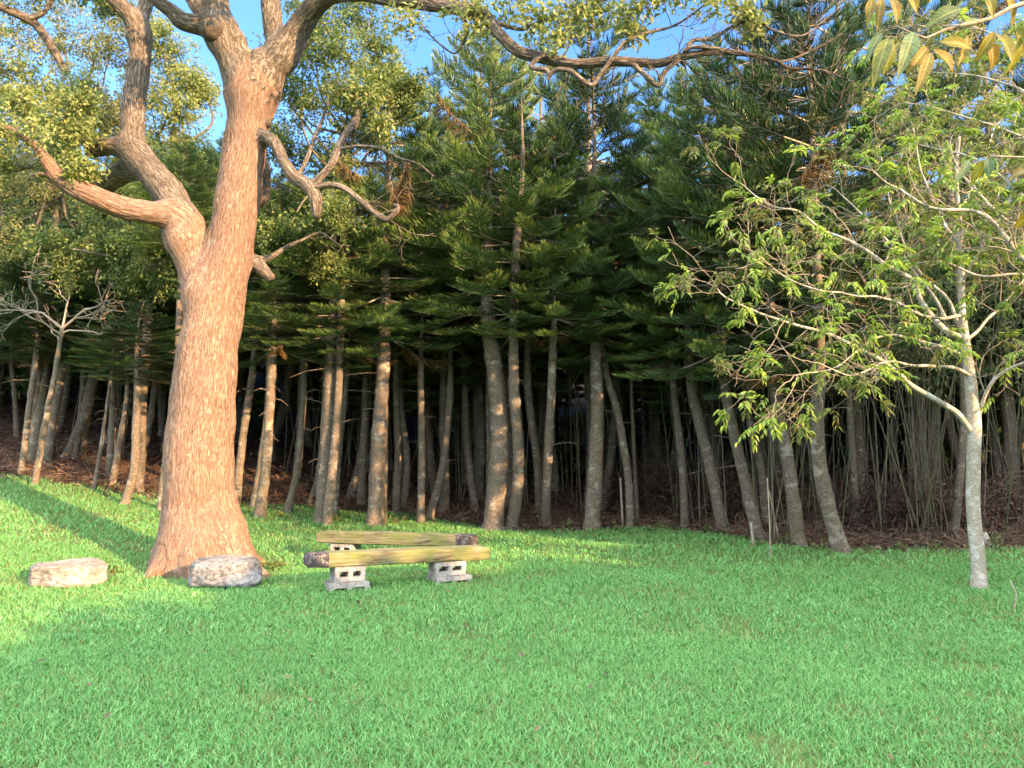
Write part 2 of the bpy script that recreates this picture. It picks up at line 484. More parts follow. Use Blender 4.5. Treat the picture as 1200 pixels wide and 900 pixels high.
# ------------------------------------------------------------------ the great broad tree
TD = 9.85
def limb_path(spec):
    pts = np.array([P(px, py, d) for px, py, d, wd in spec])
    rr = np.array([wd * 0.5 * d / F for px, py, d, wd in spec])
    return pts, rr

trunk_spec = [(239, 690, TD, 100), (238, 662, TD, 96), (235, 630, TD, 88), (233, 590, TD, 80), (233, 545, TD, 77), (236, 480, TD, 74), (243, 420, TD, 69),
              (253, 360, TD, 64), (262, 320, TD, 56), (270, 285, TD, 52), (277, 245, TD, 51), (283, 200, TD, 50), (289, 160, TD, 49), (295, 122, TD, 52), (299, 95, TD, 50), (302, 75, TD, 36)]
limbs = {
 'left_low': [(243, 345, TD, 46), (231, 318, TD, 42), (222, 290, TD - .05, 38), (215, 268, TD - .1, 37), (200, 252, TD - .2, 30), (175, 249, TD - .35, 28), (142, 243, TD - .5, 27), (105, 228, TD - .7, 25), (72, 210, TD - .8, 20), (55, 190, TD - .9, 16), (40, 170, TD - 1, 11), (18, 155, TD - 1.1, 8), (0, 148, TD - 1.15, 6), (-40, 140, TD - 1.2, 3)],
 'left_high': [(219, 280, TD - .05, 36), (213, 255, TD, 38), (198, 228, TD + .1, 38), (180, 205, TD + .2, 34), (165, 188, TD + .3, 30), (148, 177, TD + .4, 24), (130, 172, TD + .45, 21), (112, 175, TD + .5, 20), (104, 183, TD + .5, 10)],
 'riser': [(168, 195, TD + .35, 24), (157, 168, TD + .4, 25), (156, 130, TD + .5, 26), (162, 85, TD + .6, 25), (165, 45, TD + .65, 24), (158, 25, TD + .6, 22), (140, 5, TD + .5, 19), (110, -25, TD + .4, 17), (60, -60, TD, 12)],
 'riser_fork': [(163, 45, TD + .65, 20), (166, 20, TD + .75, 16), (178, -15, TD + .9, 14), (190, -70, TD + 1.2, 9)],
 'rear_limb': [(175, 200, TD + .45, 26), (150, 200, TD + .8, 26), (122, 215, TD + 1.1, 24), (100, 219, TD + 1.4, 18), (70, 200, TD + 1.6, 13), (35, 192, TD + 1.8, 12), (-10, 202, TD + 2, 9), (-60, 200, TD + 2, 6)],
 'left_stem': [(294, 112, TD, 46), (280, 84, TD - .05, 40), (270, 60, TD - .1, 36), (262, 35, TD - .15, 33), (256, 10, TD - .15, 29), (250, -30, TD - .1, 24), (235, -110, TD, 15)],
 'left_spur': [(268, 52, TD - .1, 30), (250, 36, TD - .2, 30), (238, 30, TD - .25, 24), (215, 25, TD - .35, 22), (200, 12, TD - .4, 17), (185, 2, TD - .45, 14), (165, -15, TD - .5, 10), (130, -50, TD - .6, 7)],
 'orange_stem': [(262, 38, TD - .15, 26), (240, 15, TD - .05, 24), (224, -8, TD, 20), (205, -60, TD + .2, 12)],
 'right_stem': [(297, 108, TD, 46), (318, 80, TD - .05, 38), (335, 58, TD - .1, 36), (352, 30, TD - .2, 31), (368, 8, TD - .4, 26), (390, -6, TD - .6, 21), (425, -8, TD - .9, 18), (460, 0, TD - 1.1, 17), (500, 4, TD - 1.3, 17), (540, 10, TD - 1.5, 16), (566, 16, TD - 1.6, 15), (585, 40, TD - 1.7, 14), (608, 60, TD - 1.75, 14), (640, 69, TD - 1.8, 13), (672, 75, TD - 1.9, 12), (720, 72, TD - 2, 11), (770, 74, TD - 2.1, 10), (800, 66, TD - 2.2, 9), (850, 61, TD - 2.3, 6), (905, 70, TD - 2.4, 4), (925, 80, TD - 2.4, 3.5), (960, 82, TD - 2.5, 2.5), (1000, 96, TD - 2.6, 1.5)],
 'centre_stem': [(330, 66, TD - .1, 26), (322, 40, TD + .05, 25), (318, 12, TD + .15, 23), (316, -20, TD + .2, 20), (312, -90, TD + .3, 12)],
 'right_low': [(298, 165, TD, 14), (311, 160, TD - .15, 15), (322, 168, TD - .25, 14), (333, 190, TD - .35, 14), (345, 208, TD - .4, 16), (358, 216, TD - .42, 17), (368, 228, TD - .45, 15), (371, 242, TD - .45, 13), (371, 254, TD - .45, 9)],
 'twig_limb_up': [(364, 218, TD - .45, 9), (378, 205, TD - .45, 9), (390, 190, TD - .4, 9), (397, 172, TD - .3, 9), (405, 157, TD - .2, 9), (415, 145, TD - .1, 10), (421, 130, TD, 6)],
 'twig_limb_thin': [(350, 206, TD - .4, 6), (360, 185, TD - .3, 5), (369, 160, TD - .2, 5), (378, 140, TD, 4), (385, 120, TD, 2.5)],
 'crooked_limb': [(366, 220, TD - .45, 8), (385, 217, TD - .5, 8), (402, 220, TD - .55, 7.5), (425, 237, TD - .6, 7.5), (440, 250, TD - .65, 7), (453, 257, TD - .7, 7), (463, 249, TD - .72, 7), (467, 243, TD - .72, 5), (462, 240, TD - .72, 3)],
 'side_twig': [(398, 175, TD - .3, 4.5), (420, 171, TD - .35, 4), (445, 174, TD - .45, 3.5), (470, 186, TD - .55, 3), (490, 192, TD - .6, 2.2), (508, 206, TD - .7, 1.2)],
 'broken_stub': [(280, 298, TD + .25, 15), (298, 308, TD + .22, 16), (309, 318, TD + .18, 15), (318, 326, TD + .15, 11)],
 'hook_twig': [(292, 305, TD + .15, 9), (315, 302, TD + .25, 7), (335, 290, TD + .3, 5), (355, 281, TD + .3, 4), (374, 273, TD + .3, 3), (385, 278, TD + .3, 2), (400, 289, TD + .3, 1)],
 'far_left_limb': [(78, 85, TD + .9, 8), (62, 58, TD + .8, 9), (45, 32, TD + .7, 10), (30, 21, TD + .6, 11), (10, 12, TD + .5, 10), (-20, 0, TD + .4, 8)],
 'far_left_twig': [(32, 22, TD + .6, 6), (48, 17, TD + .6, 6), (58, 5, TD + .6, 5), (66, -15, TD + .6, 4)],
 'drop_twig': [(655, 72, TD - 1.85, 5), (637, 66, TD - 1.9, 6), (622, 78, TD - 1.95, 6), (641, 83, TD - 2, 6), (643, 94, TD - 2, 4)],
 'fork_twig': [(641, 92, TD - 2, 5), (652, 82, TD - 2.05, 6), (668, 83, TD - 2.1, 6), (680, 92, TD - 2.1, 6), (693, 100, TD - 2.1, 6), (703, 88, TD - 2.1, 5), (722, 62, TD - 2.1, 5), (735, 48, TD - 2.1, 5), (760, 38, TD - 2.1, 4), (790, 30, TD - 2.1, 3), (820, 10, TD - 2.2, 2), (840, -10, TD - 2.2, 1.2)],
 'loop_twig': [(742, 76, TD - 2.05, 6), (756, 88, TD - 2.1, 6), (771, 100, TD - 2.1, 6), (779, 84, TD - 2.15, 6), (796, 70, TD - 2.2, 5)],
 'bar_twig': [(540, 14, TD - 1.5, 9), (556, 20, TD - 1.55, 6), (580, 26, TD - 1.6, 5), (610, 34, TD - 1.7, 4.5), (640, 22, TD - 1.8, 4), (680, 8, TD - 1.8, 4), (730, -6, TD - 1.8, 3)],
 'thin_rise': [(800, 66, TD - 2.2, 5), (812, 48, TD - 2.2, 5), (835, 45, TD - 2.2, 5), (860, 30, TD - 2.3, 4), (885, 22, TD - 2.3, 4), (905, 35, TD - 2.4, 3), (940, 42, TD - 2.5, 2.5), (970, 20, TD - 2.5, 1.6), (1000, 0, TD - 2.6, 1)],
 'thin_arch': [(800, 60, TD - 2.25, 4), (820, 55, TD - 2.3, 5), (870, 62, TD - 2.3, 4), (915, 72, TD - 2.35, 3), (960, 55, TD - 2.4, 2.5), (985, 40, TD - 2.45, 1.5)],
 'hang_twig': [(540, 16, TD - 1.5, 5), (548, 35, TD - 1.5, 4), (540, 55, TD - 1.45, 3), (530, 62, TD - 1.4, 2.4), (505, 42, TD - 1.4, 2), (490, 22, TD - 1.4, 1.5)],
 'shadow_limb': [(292, 180, TD + .3, 22), (306, 195, TD + .5, 20), (310, 215, TD + .6, 16), (309, 235, TD + .6, 10), (300, 240, TD + .55, 6)],
}
paths = {}
tp, tr = limb_path(trunk_spec)
paths['trunk'] = catmull(tp, tr, 0.03)
for k, s in limbs.items():
    pp, rr = limb_path(s)
    paths[k] = catmull(pp, rr, 0.03)
big_base = G(238, 662); big_base[1] = TD; big_base[2] = tz(big_base[0], TD)
# roots flaring into the lawn
bx0, by0 = tp[1][0], TD
for k, (ang, ln, r0) in enumerate([(-18, 1.0, .22), (-75, .72, .20), (-125, .74, .22), (178, .72, .20), (120, .8, .22), (50, .9, .23)]):
    a = rad(ang); c, s = math.cos(a), math.sin(a)
    q = []
    for f, h in ((0.1, .75), (.35, .42), (.6, .17), (.85, .03), (1.1, -.10)):
        x, y = bx0 + c * ln * f, by0 + s * ln * f
        q.append((x, y, tz(x, y) + h))
    paths['root%d' % k] = catmull(np.array(q), np.array([r0, r0 * 1.0, r0 * .8, r0 * .5, r0 * .2]), 0.03)

def capsule_dist(V, path):
    p, r = path
    p = p[::3]; r = r[::3]
    best = np.full(len(V), 1e9); 
    for i in range(0, len(V), 20000):
        d = np.linalg.norm(V[i:i + 20000, None, :] - p[None], axis=2) - r[None]
        best[i:i + 20000] = d.min(1)
    return best

def bark_limb(acc, name, nseg, amp, fillet=True, mat=0):
    p, r = paths[name]
    V, N, bc = sweep(p, r, nseg)
    off = np.array([RNG.uniform(0, 50), RNG.uniform(0, 50), RNG.uniform(0, 50)])
    Vf = V.reshape(-1, 3).copy(); Nf = N.reshape(-1, 3); bf = bc.reshape(-1, 3)
    rr = np.repeat(r, nseg)
    # slow unevenness of the wood, then furrows
    lump = np.array([mnoise.noise(Vector(v * 2.2 + 5)) for v in Vf]) * 0.09
    fur = np.zeros(len(Vf))
    if amp > 0:
        k1 = 30.0
        for i, b in enumerate(bf):
            q = Vector((b[0] * k1, b[1] * k1, b[2] * k1 * .15 + off[2]))
            n = mnoise.noise(q + Vector(mnoise.noise_vector(q * 0.5)) * 0.5)
            n2 = mnoise.noise(q * 2.1)
            fur[i] = min(1.0, abs(n) * 2.6) + 0.35 * n2
        fur -= 0.6
    Vf = Vf + Nf * (rr * lump + amp * fur)[:, None]
    if fillet:
        push = np.zeros(len(Vf))
        for k, pt in paths.items():
            if k == name: continue
            ok = pt[1].max() > 0.03
            if not ok: continue
            w_ = min(0.22, 1.1 * min(r.max(), pt[1].max()))
            lo = Vf.min(0) - 0.5; hi = Vf.max(0) + 0.5
            if ((pt[0].max(0) < lo) | (pt[0].min(0) > hi)).any(): continue
            d = capsule_dist(Vf, pt)
            f = np.clip(1 - np.abs(d) / w_, 0, 1)
            push = np.maximum(push, np.where(d > -w_, f * f * w_ * 0.42, 0))
        Vf = Vf + Nf * push[:, None]
    n = len(p)
    bcf = bf + off
    b = (n - 1) * nseg
    Vf = np.vstack([Vf, p[-1][None] + (p[-1] - p[-2])]); bcf = np.vstack([bcf, bcf[-1][None]])
    T = [[b + k, b + (k + 1) % nseg, n * nseg] for k in range(nseg)]
    acc.add(Vf, T, grid_quads(n, nseg), bcf, 0.5, mat)

def grow(acc, p, d, L, r, lvl, tips, wander=0.35, split=(2, 3), shrink=0.72, up=0.1, mat=0, nseg=6, rmin=0.004):
    n = 4
    q = [np.array(p, float)]; dd = nrmz(np.array(d, float))
    for i in range(n):
        dd = nrmz(dd + RNG.normal(size=3) * wander * 0.5 + np.array([0, 0, up * 0.5]))
        q.append(q[-1] + dd * L / n)
    r1 = max(rmin, r * 0.62)
    tube(acc, q, np.linspace(r, r1, n + 1), nseg, max(0.06, L / 7), False, mat=mat)
    if lvl == 0:
        tips.append((q[-1], dd)); return
    k = RNG.integers(split[0], split[1] + 1)
    for j in range(k):
        f = n if j == 0 else RNG.integers(2, n + 1)
        nd = nrmz(dd + RNG.normal(size=3) * (0.35 if j == 0 else 0.75))
        grow(acc, q[f], nd, L * shrink * RNG.uniform(.8, 1.15), r1 * (0.95 if j == 0 else 0.75), lvl - 1, tips, wander, split, shrink, up, mat, max(4, nseg - 1), rmin)

TWIGS = {'right_stem': (.62, 16), 'thin_rise': (.1, 12), 'thin_arch': (.2, 9), 'fork_twig': (.5, 7), 'bar_twig': (.3, 7), 'side_twig': (.2, 7), 'twig_limb_up': (.5, 5), 'twig_limb_thin': (.5, 5), 'crooked_limb': (.45, 8),
         'hook_twig': (.4, 4), 'hang_twig': (.3, 7), 'far_left_twig': (.2, 5), 'left_low': (.75, 6), 'rear_limb': (.5, 6), 'loop_twig': (.5, 3)}
def twigs_on(acc, k):
    lo_, cnt = TWIGS[k]
    p_, r_ = paths[k]
    for i in range(cnt):
        j = int(RNG.uniform(lo_, 1) * (len(p_) - 2)) if i else len(p_) - 2
        tg = nrmz(p_[j + 1] - p_[j])
        grow(acc, p_[j], nrmz(tg * .6 + rdir(1, .2)[0]), RNG.uniform(.18, .42), min(.012, max(.0045, r_[j] * .4)), 2, [], .7, (1, 3), .72, .05, 0, 5, .0025)

big = thing('broad_tree', 'massive old broadleaf tree with orange sunlit furrowed trunk and forking limbs beside the benches', 'tree', big_base)
def put(name, acc, mats, parent, smooth=True):
    """mesh given in world coordinates, hung under a thing"""
    base = np.array(parent.location)
    acc.V = [v - base for v in acc.V]
    return link(name, acc.mesh(name, mats, smooth), parent)

a = Acc()
bark_limb(a, 'trunk', 260, 0.009)
for k in range(6): bark_limb(a, 'root%d' % k, 60, 0.006)
put('trunk', a, M['big_bark'], big)
for k in limbs:
    a = Acc()
    rm = paths[k][1].max()
    bark_limb(a, k, 96 if rm > 0.12 else 48 if rm > .06 else 14, 0.009 if rm > .07 else 0)
    if k in TWIGS: twigs_on(a, k)
    if k == 'left_spur':       # the round burl on the spur
        me_p = P(249, 35, TD - .33)
        bmx = bmesh.new(); bmesh.ops.create_icosphere(bmx, subdivisions=4, radius=0.165)
        V = np.array([v.co for v in bmx.verts]); T = np.array([[v.index for v in f.verts] for f in bmx.faces]); bmx.free()
        V = V * (1 + 0.10 * np.array([mnoise.noise(Vector(v * 14)) for v in V]))[:, None]
        a.add(V + me_p, T, None, V * 3)
    if k == 'right_low':
        me_p = P(311, 144, TD - .02)
        bmx = bmesh.new(); bmesh.ops.create_icosphere(bmx, subdivisions=3, radius=0.085)
        V = np.array([v.co for v in bmx.verts]); T = np.array([[v.index for v in f.verts] for f in bmx.faces]); bmx.free()
        a.add(V * np.array([1.1, 1, .9]) + me_p, T, None, V * 3)
    put('limb', a, M['limb_bark'] if k not in ('left_low', 'orange_stem') else M['big_bark'], big)

def clump(acc, c, R, ntwig, nleaf, L, t0, t1, flat=0.7, tw=None, twmat=1):
    """leafy spray: twigs radiating from a point with leaves along them"""
    d = rdir(ntwig, 0.25); d[:, 2] *= flat
    ln = R * RNG.uniform(0.45, 1.0, ntwig)
    st = c + RNG.normal(size=(ntwig, 3)) * R * 0.22
    en = st + d * ln[:, None]
    sub = RNG.uniform(t0, t1, ntwig)
    k = ntwig * nleaf
    f = RNG.uniform(0.25, 1.05, (ntwig, nleaf, 1))
    p = st[:, None] + (en - st)[:, None] * f
    p[:, :, 2] -= 0.22 * (f[:, :, 0] ** 2) * ln[:, None] * 0.6
    p = p + RNG.normal(size=p.shape) * 0.055
    p = p.reshape(-1, 3)
    dd = nrmz(np.repeat(d, nleaf, 0) * 0.6 + rdir(k) + np.array([0, 0, -0.25]))
    nr = rdir(k, 0.9)
    lf = L * RNG.uniform(0.7, 1.25, k)
    ti = np.clip(np.repeat(sub, nleaf) + RNG.normal(size=k) * 0.10 + 0.15 * (f.reshape(-1) - .6), 0, 1)
    leaves(acc, p, dd, nr, lf, lf * 0.5, ti)
    if tw:
        for i in range(ntwig):
            mid = (st[i] + en[i]) / 2 + np.array([0, 0, 0.03 * R])
            tube(acc, [st[i], mid, en[i] - [0, 0, .12 * ln[i]]], [tw, tw * .7, tw * .3], 4, 0.3, False, mat=twmat)

a = Acc()
# left sprays over the low limb
for px, py, d, R in [(40, 100, 9.9, .45), (75, 118, 10.0, .4), (20, 125, 9.9, .45), (88, 150, 10.0, .36), (60, 150, 10.0, .4), (22, 120, 9.4, .3), (70, 180, 10.0, .36), (90, 204, 9.05, .13), (101, 200, 9.1, .12), (84, 190, 9.2, .15), (5, 190, 10, .32), (100, 105, 10.2, .28), (10, 85, 9.9, .4),  (60, 130, 9.2, .3), (-12, 158, 8.5, .24), (95, 120, 9.3, .25), (78, 150, 9.2, .22),
                     (-30, 100, 9.8, .6), (-40, 170, 9.8, .5), (-70, 40, 9.9, .7)]:
    clump(a, P(px, py, d), R, 24, 26, 0.065, 0.4, 1.05, tw=0.004)
for px, py, d, R in [(480, 30, 8.4, .28), (565, 36, 8.2, .22), (555, 8, 8.1, .3), (600, 6, 8.0, .3), (630, 22, 8.0, .26), (660, 10, 7.9, .3), (690, 26, 7.9, .24), (705, 4, 7.9, .3), (735, 18, 7.8, .25), (655, 45, 7.9, .16), (745, 38, 7.8, .14),
                     (860, 8, 7.5, .22), (880, 28, 7.5, .14), (840, -8, 7.5, .3), (790, -14, 7.6, .3), (765, 2, 7.7, .2)]:
    clump(a, P(px, py, d), R, 13, 12, 0.085, 0.6, 1.1, tw=0.004)
for px, py, d in [(50, 158, 8.6), (26, 146, 8.5), (8, 150, 8.5)]:
    clump(a, P(px, py, d), .26, 7, 16, 0.065, 0.4, 1.05, tw=0.004)
# crown above the frame
for i in range(46):
    px = RNG.uniform(-160, 640); py = RNG.uniform(-330, -70)
    clump(a, P(px, py, TD + RNG.uniform(-2.4, 1.5)), RNG.uniform(.5, .9), 16, 15, 0.12, 0.2, 0.9, tw=0.006)
for px, py, d, R in [(20, -20, 10.4, .6), (90, -15, 10.4, .5), (130, 5, 10.8, .35), (-20, 30, 10.4, .6), (405, 115, 9.9, .3), (425, 118, 9.9, .28), (440, 145, 10, .25), (395, 100, 10.1, .3)]:
    clump(a, P(px, py, d), R, 18, 16, 0.085, 0.3, 0.9, tw=0.005)
put('crown', a, [M['broad_leaf'], M['twig']], big)

# ------------------------------------------------------------------ conifers
def pine_crown(name, H, Rb, nw, per, bare, seed, sag=0.0, dead=0.012, wid=0.0165, pair=0.0155):
    rg = np.random.default_rng(seed)
    acc = Acc()
    for w_ in range(nw):
        f = w_ / (nw - 1)
        z0 = f * H * 0.985
        prof = (0.80 + 0.9 * f - 1.55 * f * f) if f < 0.5 else (0.8625 * (1 - (f - 0.5) / 0.56))
        prof = max(prof, 0.10)
        k = per if f < 0.9 else 4
        a0 = rg.uniform(0, 6.28)
        for b in range(k):
            if rg.random() < 0.08: continue
            az = a0 + b * 6.283 / k + rg.normal() * 0.18
            L = Rb * prof * rg.uniform(0.72, 1.15)
            el0 = rad(-14 + 34 * f + rg.normal() * 8) - sag * (1 - f)
            h = np.array([math.cos(az), math.sin(az), 0.0])
            # axis sags, then turns up at the tip
            n = 9
            s = np.linspace(0, 1, n)
            el = el0 - 0.25 * np.sin(s * math.pi) * (1 - f) + (0.55 + 0.25 * f) * s ** 2.2
            st = L / (n - 1)
            p = np.zeros((n, 3)); p[0] = [0, 0, z0 + rg.normal() * 0.03]
            for i in range(1, n):
                e = el[i]
                wob = rg.normal() * 0.05
                hh = np.array([h[0] * math.cos(wob) - h[1] * math.sin(wob), h[0] * math.sin(wob) + h[1] * math.cos(wob), 0])
                p[i] = p[i - 1] + (hh * math.cos(e) + np.array([0, 0, math.sin(e)])) * st
            rr = np.linspace(0.012 + 0.006 * L, 0.004, n)
            tube(acc, p, rr, 4, 0.4, False, mat=1)
            isdead = rg.random() < dead * (1.6 - f)
            bs = bare * rg.uniform(0.7, 1.3) if L > 0.8 else 0.08
            m = max(6, int(L * (1 - bs) / pair))
            u = np.linspace(bs, 1.0, m) ** 0.95
            x = u * (n - 1); i0 = np.minimum(x.astype(int), n - 2); fr = (x - i0)[:, None]
            base = p[i0] * (1 - fr) + p[i0 + 1] * fr
            tan = nrmz(p[i0 + 1] - p[i0])
            sd = nrmz(np.cross(tan, [0, 0, 1])); up = np.cross(sd, tan)
            env = np.clip((1.03 - u) / 0.30, 0.30, 1) * np.clip(0.55 + (u - bs) / 0.3, 0.4, 1)
            bl = (0.17 + 0.13 * min(L, 2.2)) * env
            for sg in (-1, 1, 0):
                if sg == 0:
                    sel = rg.random(m) < 0.45
                else:
                    sel = np.ones(m, bool)
                c = sel.sum()
                if c == 0: continue
                B = base[sel]; T = tan[sel]; S = sd[sel] * (sg if sg else 1); Uv = up[sel]; q = u[sel][:, None]
                jit = rg.normal(size=(c, 3)) * 0.13
                if sg:
                    d0 = nrmz(S * (0.95 - 0.5 * q ** 3) + T * (0.55 + 0.4 * q ** 2) + Uv * 0.22 + jit)
                    d1 = nrmz(S * (0.50 - 0.3 * q ** 3) + T * 0.75 + Uv * 0.62 + jit)
                else:
                    d0 = nrmz(Uv * 0.8 + T * 0.8 + S * rg.normal(size=(c, 1)) * 0.4 + jit)
                    d1 = nrmz(Uv * 0.7 + T * 0.9 + jit)
                if isdead:
                    d0 = nrmz(d0 + np.array([0, 0, -0.9])); d1 = nrmz(d1 * 0.4 + np.array([0, 0, -1.0]))
                sv_ = nrmz(np.cross(d0, rg.normal(size=(c, 3))))
                ln = bl[sel] * rg.uniform(0.75, 1.2, c) * (1.0 if sg else 0.7)
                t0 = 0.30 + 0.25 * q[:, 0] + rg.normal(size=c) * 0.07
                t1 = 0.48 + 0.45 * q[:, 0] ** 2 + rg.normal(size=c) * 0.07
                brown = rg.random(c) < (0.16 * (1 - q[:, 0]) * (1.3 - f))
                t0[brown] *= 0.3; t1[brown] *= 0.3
                if isdead:
                    t0[:] = rg.uniform(0, .1, c); t1[:] = rg.uniform(0, .12, c)
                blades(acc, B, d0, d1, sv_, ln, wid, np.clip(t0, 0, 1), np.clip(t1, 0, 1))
    return acc.mesh(name, [M['pine_leaf'], M['twig']])

CH = 7.5
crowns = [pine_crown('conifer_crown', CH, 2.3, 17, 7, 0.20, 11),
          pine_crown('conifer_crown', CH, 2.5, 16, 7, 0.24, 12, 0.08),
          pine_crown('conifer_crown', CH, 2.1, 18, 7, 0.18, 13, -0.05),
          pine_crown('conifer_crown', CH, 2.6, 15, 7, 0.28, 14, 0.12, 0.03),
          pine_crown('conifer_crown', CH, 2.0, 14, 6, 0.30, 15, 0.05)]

def pine(pts, H, cb, var, label, group, scale=1.0, rot=None, cat='tree', name='pine_tree', nseg=14):
    """pts: traced trunk [(x,y,z,r)...] up to where it goes straight; H total height; cb height of the lowest branches"""
    base = np.array(pts[0][:3]); top = np.array(pts[-1][:3])
    t = thing(name, label, cat, base, group)
    q = [np.array(p[:3]) - base for p in pts]; r = [p[3] for p in pts]
    q.insert(0, q[0] + np.array([0, 0, -0.15])); r.insert(0, r[0] * 1.5); r[1] *= 1.28
    q.insert(2, q[1] + (q[2] - q[1]) * 0.12); r.insert(2, pts[0][3] * 1.03)
    z1 = q[-1][2]
    for f in (0.35, 0.7, 1.0):
        q.append(np.array([q[-1][0] + RNG.normal() * 0.03, q[-1][1] + RNG.normal() * 0.03, z1 + (H - z1) * f])); r.append(pts[-1][3] * (1 - f) * 0.8 + 0.008)
    acc = Acc()
    p, rr = catmull(q, r, 0.10)
    V, N, bc = sweep(p, rr, nseg)
    Vf = V.reshape(-1, 3)
    seed = RNG.uniform(0, 90)
    lump = np.array([mnoise.noise(Vector((v[0] * 7 + seed, v[1] * 7, v[2] * 2.4))) for v in Vf]) * 0.13 + \
           np.array([mnoise.noise(Vector((v[0] * 30 + seed, v[1] * 30, v[2] * 18))) for v in Vf]) * 0.09
    # faint rings where old whorls fell off
    ring = np.clip(np.sin(Vf[:, 2] * 15.0 + seed) - 0.80, 0, 1) * 0.55
    Vf = Vf + N.reshape(-1, 3) * (np.repeat(rr, nseg) * (lump + ring))[:, None]
    acc.add(Vf, None, grid_quads(len(p), nseg), bc.reshape(-1, 3) + RNG.uniform(0, 50, 3))
    # dead snags below the crown
    zz = p[:, 2]
    for i in range(int(3 + RNG.integers(0, 5))):
        z = RNG.uniform(1.2, max(1.5, cb))
        c = np.array([np.interp(z, zz, p[:, 0]), np.interp(z, zz, p[:, 1]), z])
        az = RNG.uniform(0, 6.28); ln = RNG.uniform(0.08, 0.5) if RNG.random() < .8 else RNG.uniform(.5, 1.2)
        d = np.array([math.cos(az), math.sin(az), RNG.uniform(-.3, .3)])
        tube(acc, [c, c + d * ln * .6 + [0, 0, .02], c + d * ln + [0, 0, -.05]], [0.011, .008, .003], 4, 0.3, False)
    link('trunk', acc.mesh('trunk', M['pine_bark']), t)
    c = link('crown', crowns[var], t)
    xc = np.interp(cb, zz, p[:, 0]); yc = np.interp(cb, zz, p[:, 1])
    c.location = (xc, yc, cb)
    s = (H - cb) / CH
    c.scale = (scale, scale, s)
    c.rotation_euler = (0, 0, RNG.uniform(0, 6.28) if rot is None else rot)
    return t

def traced(base, ups, w0, w1, depth=None, lean=0.0):
    """base pixel, further pixels up the trunk, widths at the two ends"""
    g = G(*base)
    if depth is not None:
        g = P(base[0], base[1], depth); g[2] = tz(g[0], depth)
    d0 = g[1]
    out = [(g[0], g[1], g[2], w0 * .5 * d0 / F)]
    for i, (px, py) in enumerate(ups):
        f = (i + 1) / len(ups)
        p = P(px, py, d0 + lean * f)
        out.append((p[0], p[1], p[2], (w0 + (w1 - w0) * f) * .5 * d0 / F))
    return out

FRONT = "conifers along the front edge of the grove"
